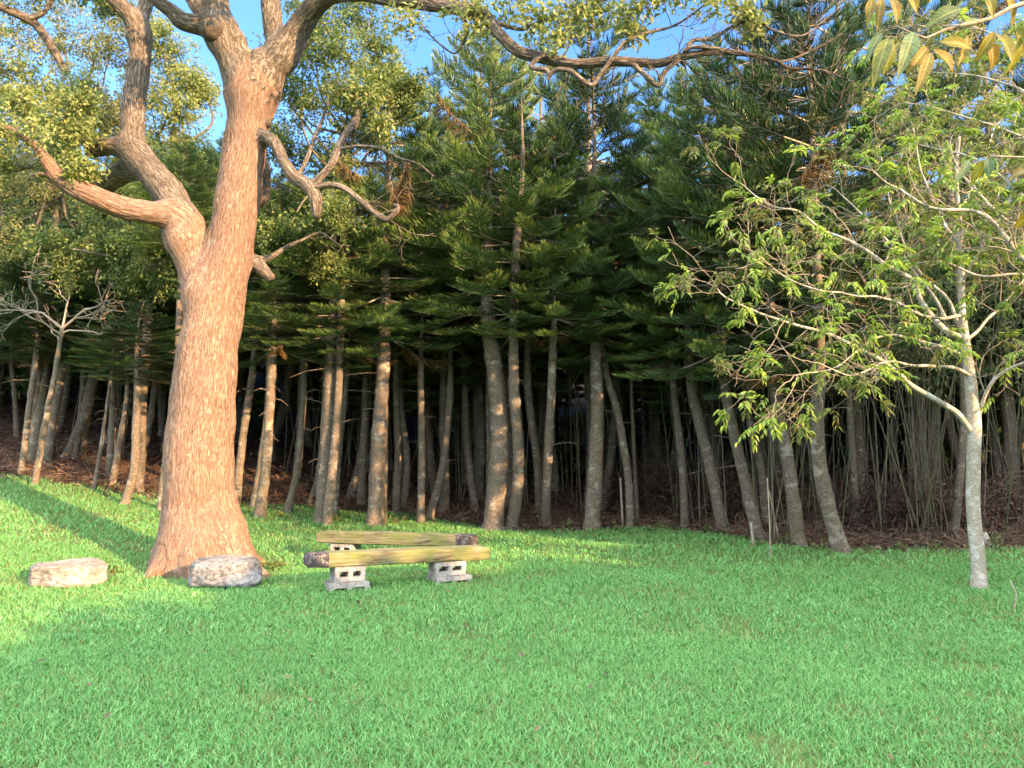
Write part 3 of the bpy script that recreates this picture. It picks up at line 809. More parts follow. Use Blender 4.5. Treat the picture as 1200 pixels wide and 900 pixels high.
# base, ups, w0, w1, height, crown base, variant, radius scale, label
front = [
 ((25, 556), [(34, 480), (43, 410)], 7, 6, 7.5, 3.0, 2, .8, "slim pale conifer stem leaning right at the far left end of the lawn"),
 ((35, 538), [(41, 470), (45, 415)], 11, 9, 8.5, 2.9, 1, .9, "straight brown conifer just behind the leftmost pale stem"),
 ((54, 545), [(66, 470), (76, 400)], 12, 9, 9, 3.0, 0, .9, "brown conifer leaning right behind the pale bare tree on the left slope"),
 ((20, 511), [(17, 460), (14, 420)], 6, 5, 8, 3.2, 3, .9, "thin conifer high on the leaf litter slope at the left edge"),
 ((88, 538), [(95, 480), (99, 430)], 7, 6, 8, 3.1, 0, .9, "thin dark conifer deeper in, left one of a close pair on the left slope"),
 ((97, 534), [(104, 490), (101, 440)], 7, 6, 8, 3.0, 2, .9, "thin dark conifer deeper in, right one of a close pair on the left slope"),
 ((110, 575), [(119, 520), (127, 463)], 4.5, 3.5, 5.5, 2.8, 4, .7, "pencil thin sapling conifer leaning right on the left slope"),
 ((128, 558), [(131, 510), (133, 455)], 9, 7, 8.5, 3.0, 3, .9, "straight grey conifer behind the pencil thin sapling"),
 ((131, 569), [(140, 520), (149, 465)], 8, 6, 7.5, 2.7, 1, .8, "conifer leaning right between the thin sapling and the bent one"),
 ((146, 592), [(157, 552), (159, 510), (161, 455)], 10, 8, 7, 2.7, 0, .8, "mossy conifer with a bent foot nearest the big trunk on its left side"),
 ((188, 598), [(197, 520), (207, 430), (211, 347)], 9, 7, 10, 4.6, 2, .9, "conifer half hidden behind the left edge of the big trunk"),
 ((276, 592), [(285, 510), (297, 430)], 10, 8, 9, 3.4, 0, .9, "conifer leaning right against the right edge of the big trunk"),
 ((297, 595), [(306, 540), (314, 470)], 9, 7, 9.5, 3.6, 3, .9, "darker conifer close behind the pale lichened one right of the big trunk"),
 ((304, 607), [(312, 540), (318, 440)], 13, 10, 8.5, 3.3, 1, .9, "pale lichened conifer right of the big trunk, nearest to the lawn there"),
 ((337, 601), [(349, 545), (356, 460)], 9, 7, 8, 3.2, 2, .8, "conifer with a curved foot between the pale lichened one and the orange footed one"),
 ((363, 591), [(373, 560), (379, 500)], 8, 7, 8, 3.3, 4, .9, "short dark leaning trunk just left of the conifer with the sunlit orange foot"),
 ((377, 612), [(381, 550), (387, 450), (389, 400)], 17, 14, 9, 3.4, 0, 1.0, "stout conifer with a sunlit orange foot behind the left end of the benches"),
 ((391, 604), [(397, 530), (406, 440)], 9, 7, 9.5, 3.7, 3, .9, "slim conifer close behind the stout one with the orange foot"),
 ((439, 616), [(443, 530), (447, 460), (451, 380)], 19, 14, 10, 3.8, 1, 1.0, "stout conifer with a small orange patch at its foot behind the middle of the benches"),
 ((423, 591), [(425, 540), (428, 480)], 10, 8, 9.5, 3.7, 0, .9, "dark conifer between the two stout orange footed ones"),
 ((464, 601), [(466, 530), (464, 450)], 9, 7, 9, 3.9, 2, .9, "dark slim conifer close to the right of the second stout one"),
 ((473, 595), [(477, 540), (470, 470)], 8, 7, 9, 3.8, 3, .8, "dark S curved conifer left of the straight narrow pole"),
 ((493, 613), [(494, 530), (493, 440)], 9, 7.5, 7.5, 3.5, 4, .9, "narrow and perfectly straight conifer pole behind the right half of the benches"),
 ((503, 609), [(518, 550), (527, 470)], 10, 8, 8, 3.8, 0, .8, "conifer leaning far to the right just right of the straight pole"),
 ((521, 602), [(521, 540), (520, 470)], 12, 10, 10, 4.0, 3, .9, "dark upright conifer crossed by the leaning one"),
 ((557, 598), [(549, 540), (545, 470)], 9, 8, 9, 4.0, 1, .8, "dark conifer leaning left behind the right bench end"),
 ((577, 622), [(583, 560), (585, 500), (578, 420), (572, 370)], 23, 18, 10.5, 4.6, 1, 1.05, "thickest grey conifer trunk of the front row, curving left as it rises"),
 ((573, 602), [(574, 540), (573, 465)], 9, 8, 9, 4.0, 2, .8, "dark slim trunk hidden behind the thickest grey conifer"),
 ((599, 621), [(607, 565), (606, 510), (602, 440), (603, 350), (608, 240)], 15, 9, 8.7, 4.0, 4, 1.25, "sinuous pale conifer with a long bare trunk showing through its crown at centre"),
 ((632, 602), [(629, 540), (619, 460)], 9, 8, 9, 4.0, 0, .9, "dark conifer leaning left between the sinuous and the blotchy trunk"),
 ((639, 616), [(642, 540), (647, 440)], 12, 9, 8.5, 4.0, 2, .9, "blotchy barked conifer right of the sinuous pale trunk"),
 ((694, 620), [(698, 540), (700, 480), (698, 400)], 19, 14, 10.5, 4.2, 0, 1.05, "stout upright conifer right of centre with even grey bark"),
 ((739, 619), [(736, 560), (725, 490), (710, 435), (700, 370)], 10, 8, 8.5, 3.4, 3, 1.0, "conifer with a swept foot leaning left in front of the hanging dead branch"),
 ((747, 613), [(743, 530), (740, 460)], 5, 4, 6, 3.4, 4, .8, "thin upright stem close to the right of the swept foot conifer"),
 ((803, 617), [(799, 540), (789, 450)], 10, 8, 8.5, 3.5, 1, .9, "slim conifer leaning left midway along the right hand row"),
 ((847, 620), [(832, 545), (818, 490), (808, 430)], 14, 11, 9.5, 3.5, 0, 1.0, "brown barked conifer leaning left, left one of the right hand cluster"),
 ((889, 631), [(870, 550), (854, 480), (846, 410)], 14, 11, 9.5, 3.4, 3, 1.0, "grey conifer leaning left beside the broken pale stakes"),
 ((898, 612), [(890, 540), (873, 460)], 9, 7, 8, 3.6, 2, .9, "thin greenish conifer just behind the one beside the broken stakes"),
 ((936, 640), [(925, 550), (911, 470), (904, 410)], 16, 12, 10, 3.3, 1, 1.0, "conifer leaning left, second from the right end of the row"),
 ((986, 649), [(970, 590), (960, 540), (958, 480), (960, 420)], 18, 14, 10, 3.2, 0, 1.0, "lichen speckled conifer with a kicked out foot at the right end of the row"),
]
for bpx, ups, w0, w1, H, cb, var, sc_, lab in front:
    if bpx[0] < 180: H = H * .62; cb = cb * .82
    elif bpx[0] < 410: H = H * .80
    ln = -1.1 if 'sinuous' in lab else 0
    if w0 <= 10: sc_ *= .68; H *= .9; cb *= 1.08
    pine(traced(bpx, ups, w0, w1, None, ln), H, cb, var, lab, FRONT, sc_)

BACK = "dim conifers deep inside the grove"
blab = "dim conifer deep in the dark grove behind the front row of trunks"
back_protos = []
placed = []
i = 0
for y in np.arange(18.0, 34.0, 1.75):
    for x in np.arange(-0.9 * y - 2.5, 0.9 * y + 2.5, 1.9):
        xx = x + RNG.uniform(-.7, .7); yy = y + RNG.uniform(-.6, .6)
        if yy < edge_y(xx) + 1.6: continue
        H = RNG.uniform(8.5, 11.0) + (yy - 18) * 0.05
        cb = RNG.uniform(2.7, 3.7)
        if xx / yy < -.42: H = RNG.uniform(5.2, 7.0); cb = RNG.uniform(2.2, 2.8)
        elif xx / yy < -.2: H = RNG.uniform(6.5, 9.0)
        z = tz(xx, yy)
        if len(back_protos) < 7:
            r0 = RNG.uniform(.09, .15); ln = RNG.normal() * .25
            t = pine([(xx, yy, z, r0), (xx + ln * .6, yy, z + 1.2, r0 * .9), (xx + ln, yy, z + 3.0, r0 * .8)], H, cb, len(back_protos) % 5, blab, BACK, RNG.uniform(.95, 1.15), nseg=10)
            back_protos.append(t)
        else:
            s = back_protos[int(RNG.integers(0, 7))]
            t = s.copy(); COL.objects.link(t)
            t.location = (xx, yy, z); t.rotation_euler = (0, 0, RNG.uniform(0, 6.28))
            k = RNG.uniform(.85, 1.2); t.scale = (k, k, k)
            for ch in s.children:
                c = ch.copy(); COL.objects.link(c); c.parent = t
            t['label'] = blab; t['group'] = BACK

TALL = "tall conifers standing behind the front row"
for px, d, H, var, k, lab in [
  (560, 19, 13.0, 1, 1.35, "tall dark conifer whose broad pointed top rises at the centre of the picture"),
  (500, 20, 11.6, 0, 1.2, "tall conifer rising left of the central pointed one"),
  (635, 20.5, 13.2, 3, 1.2, "tall conifer filling the gap right of the central pointed one"),
  (692, 17.8, 14.5, 4, 1.25, "tallest open crowned conifer with a bare reddish trunk, right of centre"),
  (765, 20, 11.6, 0, 1.2, "tall conifer under the long overhanging limb, right of centre"),
  (835, 18.5, 11.2, 1, 1.2, "tall conifer behind the middle of the right hand row"),
  (905, 18, 11.0, 2, 1.2, "tall conifer behind the leaning pair on the right"),
  (1000, 17, 16.5, 3, 1.2, "very tall dark conifer running out of the top of the picture at right"),
  (1090, 18, 14.5, 1, 1.2, "tall conifer behind the slender pale tree"),
  (1180, 17.5, 14.5, 0, 1.2, "tall conifer at the right edge behind the pale trees")]:
    x = (px - 600) / F * d; z = tz(x, d)
    pine([(x, d, z, .17), (x + .05, d, z + 1.5, .15), (x, d, z + 3.2, .14)], H, 3.6, var, lab, TALL, k, nseg=12)

# ------------------------------------------------------------------ broadleaf trees behind
def broad(label, base, H, spread, clumps, leaf, t0, t1, L=0.12, r0=0.16, ntw=20, nlf=16, group=None):
    t = thing('broadleaf_tree', label, 'tree', base, group)
    acc = Acc(); b = np.array(base)
    cs = np.array([c[0] for c in clumps])
    top = np.array([cs[:, 0].mean(), cs[:, 1].mean() + .5, cs[:, 2].mean()])
    tube(acc, [b - [0, 0, .2], b * .6 + top * .4 + RNG.normal(size=3) * .15, top], [r0 * 1.3, r0, r0 * .8], 12, .15)
    for c, R in clumps:
        s = b + (top - b) * RNG.uniform(.8, 1)
        m = (s + c) / 2 + RNG.normal(size=3) * .25 - [0, 0, .15]
        tube(acc, [s, m, c], [r0 * .42, r0 * .26, r0 * .08], 7, .2, jitter=.04)
    put('trunk', acc, M['pine_bark'], t)
    acc = Acc()
    for c, R in clumps:
        clump(acc, c, R, ntw, nlf, L, t0, t1, tw=None)
    put('crown', acc, M[leaf], t)
    return t

def cl(lst, d, jit=1.0):
    out = []
    for px, py, rp in lst:
        dd = d + RNG.uniform(-jit, jit)
        out.append((P(px, py, dd), rp * dd / F))
    return out

def gb(px, d):
    p = P(px, 500, d); return np.array([p[0], d, tz(p[0], d)])

BT = "broadleaf trees rising behind the big tree"
broad("olive brown broadleaf tree filling the upper left corner behind the big tree", gb(40, 17), 10, 3,
      cl([(20, 40, 60), (70, 60, 60), (20, 130, 60), (90, 140, 55), (130, 60, 50), (20, 220, 55), (90, 230, 55), (130, 130, 45), (-40, 100, 70), (60, -10, 60), (130, 0, 50), (40, 280, 60), (110, 290, 50), (-30, 280, 70), (0, 330, 55), (80, 320, 45)], 16.5, 1.2), 'olive_leaf', .2, .9, .075, .12, 64, 34, BT)
broad("yellow green domed broadleaf tree between the left limbs and the big trunk", gb(215, 21), 12, 3,
      cl([(195, 75, 42), (225, 95, 34), (210, 130, 42), (175, 110, 40), (185, 40, 34), (170, 165, 42), (215, 175, 35), (240, 110, 18), (200, 215, 40), (235, 200, 30), (150, 190, 40), (120, 150, 40)], 18, 1.0), 'broad_leaf', .55, 1.05, .08, .12, 60, 34, BT)
broad("green bushy broadleaf tree low behind the fork of the left limbs", gb(165, 15.8), 7, 3,
      cl([(150, 230, 45), (190, 230, 45), (130, 280, 50), (185, 290, 45), (210, 200, 45), (235, 190, 30), (230, 230, 30), (90, 310, 45), (160, 330, 35), (205, 330, 30), (120, 240, 40), (230, 270, 30), (60, 290, 40)], 15.2, .8), 'broad_leaf', .15, .8, .08, .10, 60, 34, BT)
broad("tall green broadleaf tree right of the big trunk, yellow at its right edge", gb(385, 14.5), 9, 3,
      cl([(355, 60, 50), (400, 70, 50), (440, 60, 40), (360, 120, 50), (410, 120, 45), (455, 110, 40), (350, 180, 45), (395, 190, 45), (440, 160, 40), (345, 235, 40), (390, 250, 38), (330, 280, 40), (370, 290, 38), (410, 230, 35), (420, 20, 45), (370, 20, 45), (440, -15, 50), (320, 160, 35), (335, 100, 40), (385, 315, 28), (480, 105, 24), (470, 130, 22), (455, 95, 22)], 14.2, 1.2), 'broad_leaf', .1, .8, .075, .075, 52, 32, BT)
# bare twiggy trees
def bare(label, spec, d, starts, mat='dead_twig', bark='pale_bark', lv=4, group=None, L=0.75, sh=.74, up=.12, wander=.5):
    g = G(*spec[0][:2]) if d is None else None
    if g is None:
        g = P(spec[0][0], spec[0][1], d); g[2] = tz(g[0], d)
    d = g[1]
    t = thing('bare_tree', label, 'tree', g, group)
    acc = Acc()
    pts = [g - [0, 0, .15]] + [P(px, py, d) for px, py, wd in spec[1:]]
    tube(acc, pts, [wd * .5 * d / F for px, py, wd in spec], 12, .08, jitter=.02)
    put('trunk', acc, M[bark], t)
    acc = Acc(); tips = []
    for px, py, dx, dy, dz, r in starts:
        grow(acc, P(px, py, d), (dx, dy, dz), L, r, lv, tips, wander, (2, 3), sh, up, 0, 6, .0035)
    put('crown', acc, M[mat], t)
    return t

bare("pale leaning tree with a bare grey twiggy crown on the left slope", [(40, 568, 7.5), (52, 500, 6.5), (64, 440, 6), (73, 385, 5)], None,
     [(73, 385, -.8, -.2, .5, .03), (73, 385, .8, .1, .5, .03), (72, 392, -.3, -.7, .5, .025), (73, 385, .3, .3, .8, .025), (70, 400, -1, .3, .3, .02), (74, 390, 1, -.4, .25, .02)], lv=4, L=.62, bark='pine_bark')
bare("small dead tree with a tangle of curly grey twigs right of the tall green tree", [(449, 612, 8), (452, 450, 6), (452, 330, 5), (452, 258, 4)], 15.6,
     [(452, 258, .3, 0, 1, .018), (452, 262, -.6, -.2, .8, .018), (452, 260, .8, -.3, .6, .016), (452, 280, -.9, .2, .3, .012), (452, 275, 1, .2, .3, .012)], lv=4, L=.55, up=.25, wander=.8, bark='pine_bark')

# ------------------------------------------------------------------ the slender pale tree on the right
RD = 8.45
def slim_tree(label, base, trunk, brs, d, name='slender_tree', twig_density=1.0, leafy=1.0, group=None, tz0=None):
    g = np.array(base)
    t = thing(name, label, 'tree', g, group)
    acc = Acc()
    pts = [P(px, py, d) for px, py, wd in trunk]; pts[0] = g - np.array([0, 0, .1])
    p, r = tube(acc, pts, [wd * .5 * d / F for px, py, wd in trunk], 18, .04, jitter=.012)
    put('trunk', acc, M['pale_bark'], t)
    la = Acc(); starts = []
    for br in brs:
        acc = Acc()
        off = br[0]; sp = br[1:]
        n = len(sp)
        pts = []
        for i, (px, py, wd) in enumerate(sp):
            pts.append(P(px, py, d + off * i / (n - 1)))
        p, r = tube(acc, pts, [wd * .39 * d / F for px, py, wd in sp], 9, .06, jitter=.02)
        starts.append((p, r, acc))
    tips = []
    for p, r, acc in starts:
        n = len(p)
        k = int(max(3, n * .06 * 2.6) * twig_density)
        for i in range(k):
            j = int(RNG.uniform(.22, 1.0) * (n - 1))
            tg = nrmz(p[min(j + 1, n - 1)] - p[max(j - 1, 0)])
            dd = nrmz(tg * .7 + rdir(1, .35)[0] * .9)
            grow(acc, p[j], dd, RNG.uniform(.28, .5), max(.005, r[j] * .45), 2, tips, .5, (2, 3), .72, .06, 1, 5, .0022)
        grow(acc, p[-1], nrmz(p[-1] - p[-3]), .35, max(.005, r[-1]), 2, tips, .4, (2, 3), .75, .02, 1, 5, .0022)
        put('branch', acc, [M['pale_bark'], M['twig']], t)
    acc = Acc()
    for q, dd in tips:
        if RNG.random() > leafy: continue
        sub = RNG.uniform(.22, 1.0) if RNG.random() < .8 else RNG.uniform(.8, 1.1)
        for c in range(int(RNG.integers(2, 4))):
            # one compound leaf: a drooping stalk with paired pointed leaflets
            sd = nrmz(dd + rdir(1)[0] * .9 + np.array([0, 0, -.15]))
            Ls = RNG.uniform(.10, .20); m = int(RNG.integers(4, 7))
            u = np.linspace(.25, 1, m)[:, None]
            ax = q + sd * Ls * u + np.array([0, 0, -1]) * .05 * u * u
            s = nrmz(np.cross(sd, [0, 0, 1])); 
            for sg in (-1, 1):
                d1 = nrmz(s * sg * .8 + sd * .55 + np.array([0, 0, -.55]) + RNG.normal(size=(m, 3)) * .2)
                lf = RNG.uniform(.07, .11, m)
                leaves(acc, ax, d1, nrmz(np.array([0, 0, 1]) + RNG.normal(size=(m, 3)) * .35), lf, lf * .30, np.clip(sub + RNG.normal(size=m) * .08, 0, 1))
    put('foliage', acc, M['fresh_leaf'], t)
    return t

rb = G(1148, 692); RD = rb[1]
slim_tree("slender pale barked tree with white blotches and bright drooping leaves on the lawn at right", rb,
 [(1148, 692, 20), (1146, 660, 16), (1141, 600, 15), (1140, 550, 15), (1142, 500, 15), (1138, 450, 13), (1132, 405, 11), (1128, 360, 8), (1126, 310, 7), (1125, 260, 5.5), (1121, 210, 4), (1124, 160, 2.5)],
 [(-.8, (1141, 510, 9), (1125, 487, 9), (1110, 476, 8.5), (1075, 456, 8), (1052, 437, 7.5), (1036, 426, 6.5), (1000, 405, 5.5), (965, 390, 4.5), (930, 380, 4), (890, 367, 3), (850, 348, 2.2), (832, 325, 1.6)),
  (-.3, (1130, 396, 9), (1110, 388, 9), (1093, 370, 8), (1079, 352, 8), (1070, 330, 7), (1060, 322, 6.5), (1040, 311, 6), (1000, 285, 5), (962, 268, 4.5), (935, 248, 3.5), (900, 240, 2.5), (870, 215, 1.5)),
  (-1.2, (1138, 440, 6), (1112, 430, 5), (1072, 428, 4), (1040, 424, 3), (1000, 440, 2), (960, 425, 1.3)),
  (-.6, (1146, 492, 6), (1160, 452, 5), (1178, 434, 4.5), (1215, 420, 4), (1270, 400, 3)),
  (.7, (1110, 374, 5), (1092, 346, 4.5), (1074, 322, 4), (1062, 302, 3.5), (1040, 282, 3), (1010, 252, 2.5), (985, 228, 2)),
  (1.2, (1130, 392, 5), (1112, 352, 4.5), (1085, 328, 4), (1066, 300, 3.5), (1054, 270, 3), (1040, 220, 2), (1030, 170, 1.3)),
  (-.9, (1127, 330, 5), (1150, 290, 4), (1175, 250, 3), (1200, 190, 2)),
  (.8, (1126, 290, 4.5), (1100, 250, 3.5), (1080, 200, 2.6), (1070, 150, 1.6)),
  (-1.5, (1128, 370, 5), (1090, 372, 4), (1040, 350, 3), (990, 345, 2.3), (930, 330, 1.6), (890, 300, 1.2)),
  (-1.0, (1134, 420, 5), (1090, 402, 4), (1030, 395, 3), (980, 430, 2), (930, 440, 1.4)),
  (.5, (1132, 400, 5), (1160, 372, 4), (1190, 340, 3.2), (1220, 300, 2)),
  (.9, (1124, 250, 4), (1150, 200, 3), (1165, 150, 2)),
 ], RD, twig_density=1.5, leafy=.5)

# its neighbour, trunk beyond the right edge, long arms reaching in
nb = P(1330, 640, 7.6); nb[2] = tz(nb[0], nb[1])
slim_tree("grey branched tree reaching in from the right edge above the slender pale tree", nb,
 [(1330, 700, 22), (1325, 600, 18), (1318, 500, 17), (1310, 420, 16), (1290, 340, 12), (1285, 250, 9), (1280, 150, 6)],
 [(-.2, (1312, 430, 12), (1270, 350, 10), (1225, 315, 8.5), (1195, 300, 8), (1175, 275, 7.5), (1158, 255, 6.5), (1138, 247, 5.5), (1108, 246, 5), (1082, 240, 4), (1055, 222, 2.5)),
  (.6, (1300, 380, 8), (1260, 340, 6), (1200, 322, 4.5), (1150, 322, 4), (1105, 306, 3), (1060, 311, 2)),
  (.3, (1288, 300, 8), (1230, 240, 6), (1190, 262, 4.5), (1165, 245, 4), (1145, 224, 3.5), (1128, 205, 2.5)),
  (1.0, (1284, 230, 7), (1230, 180, 5), (1170, 150, 3.5), (1110, 130, 2.5), (1060, 120, 1.5)),
  (1.4, (1282, 190, 6), (1220, 120, 4), (1150, 90, 3), (1090, 85, 2)),
  (1.0, (1290, 330, 6), (1230, 260, 4.5), (1150, 190, 3), (1080, 170, 2)),
  (1.2, (1280, 160, 6), (1200, 60, 4), (1130, 30, 3), (1070, 40, 2)),
 ], 7.6, twig_density=1.5, leafy=.5)

# yellowing feathery trees behind those two, closing the right hand side
for k, (bx, d, lst, lab) in enumerate([
   (1110, 13.5, [(1010, 150, 50), (1060, 120, 50), (1110, 150, 55), (1160, 120, 55), (1190, 190, 50), (1080, 190, 45), (1140, 210, 45), (1030, 200, 40), (1190, 60, 60), (1120, 60, 50), (1060, 60, 45), (1230, 120, 60), (1200, 280, 50), (1230, 230, 50)], "dense feathery yellow green tree behind the slender pale tree, at the upper right"),
   (1000, 14.0, [(960, 200, 38), (1000, 230, 40), (1050, 260, 40), (960, 260, 38), (1100, 270, 40), (1010, 290, 35), (920, 230, 30)], "low feathery olive tree tangled behind the slender pale tree branches")]):
    broad(lab, gb(bx, d), 7, 2, cl(lst, d, .8), 'olive_leaf', .35, 1.1, .08, .06, 26 if bx > 1050 else 9, 16, None)

# ------------------------------------------------------------------ leafy branch close overhead
ns = np.array([2.5, 1.9, 0]); ns[2] = tz(ns[0], ns[1])
t = thing('sapling', 'close sapling branch with large yellow and orange leaves hanging into the top right corner', 'sapling', ns)
ND = 1.7
acc = Acc()
tube(acc, [ns - [0, 0, .1], ns + [.02, .02, .9], ns + [-.03, 0, 1.8], ns + [.02, 0, 2.6], ns + [-.1, .05, 3.2]], [.03, .026, .022, .017, .006], 10, .06, jitter=.012)
put('trunk', acc, M['twig'], t)
acc = Acc()
tube(acc, [ns + [-.02, 0, 2.1], P(1400, 20, 1.8), P(1290, 10, 1.72), P(1205, 3, ND), P(1160, 22, ND), P(1110, 34, ND), P(1085, 45, ND), P(1050, 30, ND)], [.012, .010, .008, .006, .005, .004, .003, .002], 8, .03)
tube(acc, [P(1205, 3, ND), P(1170, -12, ND), P(1120, -14, ND + .05), P(1060, -12, ND + .05), P(1020, -10, ND)], [.005, .004, .004, .003, .002], 8, .03)
tube(acc, [ns + [-.02, 0, 1.8], P(1380, 215, 1.85), P(1260, 190, 1.75), P(1205, 185, ND + .1), P(1160, 183, ND + .1)], [.010, .008, .006, .003, .002], 8, .03)
put('branch', acc, M['twig'], t)
near = [((1042, 38), (1022, 102), 20, .55), ((1033, 36), (1013, 74), 13, .95), ((1048, 45), (1035, 92), 14, .5), ((1073, 33), (1053, 90), 21, .9), ((1090, 52), (1062, 87), 15, .4), ((1093, 58), (1074, 109), 15, .12), ((1097, 56), (1122, 88), 18, .12),
        ((1104, 47), (1142, 56), 16, .45), ((1127, 7), (1083, 31), 22, 1.0), ((1137, 40), (1124, 77), 12, .1), ((1167, 36), (1142, 74), 15, .45), ((1162, 46), (1164, 83), 17, .1), ((1170, 36), (1189, 73), 20, .45), ((1195, 30), (1206, 77), 28, .5), ((1023, -6), (1016, 32), 12, .05),
        ((1033, -6), (1028, 35), 12, .1), ((1045, -6), (1053, 26), 15, .1), ((1064, -10), (1076, 15), 15, .45), ((1158, -6), (1165, 20), 13, .2), ((1183, -6), (1188, 34), 14, .15), ((1198, 40), (1180, 90), 18, .5), ((1150, 20), (1120, 38), 12, .8), ((1080, 42), (1060, 56), 12, .7),
        ((1138, 185), (1120, 214), 11, 1.0), ((1152, 188), (1137, 218), 12, .55), ((1157, 184), (1159, 208), 16, .95), ((1170, 186), (1165, 211), 13, .95), ((1205, 196), (1183, 208), 12, .25), ((1208, 250), (1188, 268), 14, .1)]
near = [(p0_, p1_, w_, t_ if t_ > .2 else t_ + .13) for p0_, p1_, w_, t_ in near]
for i in range(44):     # more of the same along the arms and round the top, beyond the frame
    u = RNG.uniform(0, 1)
    bx_ = 1225 + 230 * u; by_ = (-25 + RNG.uniform(-70, 60)) if i % 2 else 195 + RNG.uniform(-40, 40)
    near.append(((bx_, by_), (bx_ + RNG.uniform(-30, 30), by_ + RNG.uniform(30, 62)), RNG.uniform(13, 22), RNG.uniform(.05, 1)))
acc = Acc()
for (b0, b1, wd, ti) in near:
    dd = ND + RNG.uniform(-.06, .06) + (0.1 if b0[1] > 150 else 0)
    A_ = P(b0[0], b0[1], dd); B_ = P(b1[0], b1[1], dd + RNG.uniform(-.05, .05))
    ax = B_ - A_; ln = np.linalg.norm(ax); ax = ax / ln
    s = nrmz(np.cross(ax, [RNG.normal() * .3, -1, .3 + RNG.normal() * .3])); up = np.cross(s, ax)
    n = 9; W = wd * ND / F
    rows = []
    for i in range(n):
        u = i / (n - 1)
        hw = W * .46 * (math.sin(math.pi * min(1, u ** .72)) ** 1.15) + .0006
        c = A_ + ax * ln * u - up * ln * .16 * (u - .5) ** 2 * 2
        for k in (-1, -.5, 0, .5, 1):
            rows.append(c + s * hw * k + up * hw * (.38 * abs(k)) + up * .0012 * math.sin(u * 40) * abs(k))
    m = 5
    Q = [[i * m + j, i * m + j + 1, (i + 1) * m + j + 1, (i + 1) * m + j] for i in range(n - 1) for j in range(m - 1)]
    tv = np.clip(np.full(n * m, ti) + RNG.normal() * .05 + np.repeat(np.linspace(.04, -.06, n), m), 0, 1)
    acc.add(np.array(rows), None, Q, np.array([(i / (n - 1), k, RNG.uniform(0, 1)) for i in range(n) for k in (-1, -.5, 0, .5, 1)]), tv)
put('foliage', acc, M['near_leaf'], t)

# ------------------------------------------------------------------ bamboo behind the conifers
def culm_mesh(seed):
    rg = np.random.default_rng(seed)
    acc = Acc(); H = rg.uniform(4.5, 6.5); r0 = rg.uniform(.008, .016)
    lean = rg.normal(size=2) * .085
    n = int(H / .28); pts = []; rr = []
    for i in range(n + 1):
        f = i / n; z = f * H
        c = np.array([lean[0] * z + .25 * lean[0] * z * f, lean[1] * z, z])
        r = r0 * (1 - .75 * f)
        pts += [c - [0, 0, .014], c, c + [0, 0, .014]]; rr += [r, r * 1.22, r * .98]
    pts = np.array(pts); rr = np.array(rr)
    V, N, bc = sweep(pts, rr, 6)
    acc.add(V.reshape(-1, 3), None, grid_quads(len(pts), 6), None, np.repeat(np.clip(rg.uniform(.1, .95) + rg.normal(size=len(pts)) * .05, 0, 1), 6))
    m = 90
    f = rg.uniform(.62, 1, m); z = f * H
    b = np.stack([lean[0] * z + .25 * lean[0] * z * f, lean[1] * z, z], 1)
    d = nrmz(rg.normal(size=(m, 3)) + [0, 0, -.2])
    b = b + d * rg.uniform(.05, .6, (m, 1))
    leaves(acc, b, nrmz(d + [0, 0, -.5]), nrmz(rg.normal(size=(m, 3)) + [0, 0, .8]), rg.uniform(.14, .24, m), .026, rg.uniform(0, .8, m), 1)
    return acc.mesh('bamboo_culm', [M['bamboo'], M['olive_leaf']])
culms = [culm_mesh(100 + i) for i in range(9)]
nb_ = 0
def put_culm(x, y, s=1.0):
    o = link('bamboo_culm', culms[int(RNG.integers(0, 9))], None, (x, y, tz(x, y) - .05))
    o.rotation_euler = (RNG.normal() * .05, RNG.normal() * .05, RNG.uniform(0, 6.28)); o.scale = (s, s, RNG.uniform(.8, 1.1))
    tag(o, 'thin bamboo culm standing in the dim thicket behind the conifers', 'bamboo', 'bamboo culms in the thicket')
for i in range(118):     # dense stand at the right
    d = RNG.uniform(13.2, 17.5); px = RNG.uniform(880, 1260)
    put_culm((px - 600) / F * d, d)
for i in range(22):     # the pale green bunch
    d = RNG.normal() * .25 + 13.6; px = RNG.normal() * 14 + 1075
    put_culm((px - 600) / F * d, d)
for i in range(120):
    px = RNG.uniform(400, 900); x = (px - 600) / F * 18
    d = edge_y(x) + RNG.uniform(2.0, 5)
    put_culm((px - 600) / F * d, d)
for i in range(26):
    px = RNG.uniform(60, 400); x = (px - 600) / F * 19
    d = edge_y(x) + RNG.uniform(2.5, 5)
    put_culm((px - 600) / F * d, d)

# ------------------------------------------------------------------ stuff on the forest floor
n = 26000
x = RNG.uniform(-17, 15, n); y = RNG.uniform(11, 24, n)
ok = (y > edge_y(x) - .25 + RNG.normal(size=n) * .3)
x = x[ok]; y = y[ok]; n = len(x)
acc = Acc()
pos = np.stack([x, y, terrain(x, y) + RNG.uniform(.005, .06, n)], 1)
d = rdir(n); d[:, 2] *= .35
leaves(acc, pos, d, nrmz(RNG.normal(size=(n, 3)) * .5 + [0, 0, 1]), RNG.uniform(.06, .16, n), RNG.uniform(.03, .07, n), np.clip(RNG.normal(size=n) * .28 + .45, 0, 1))
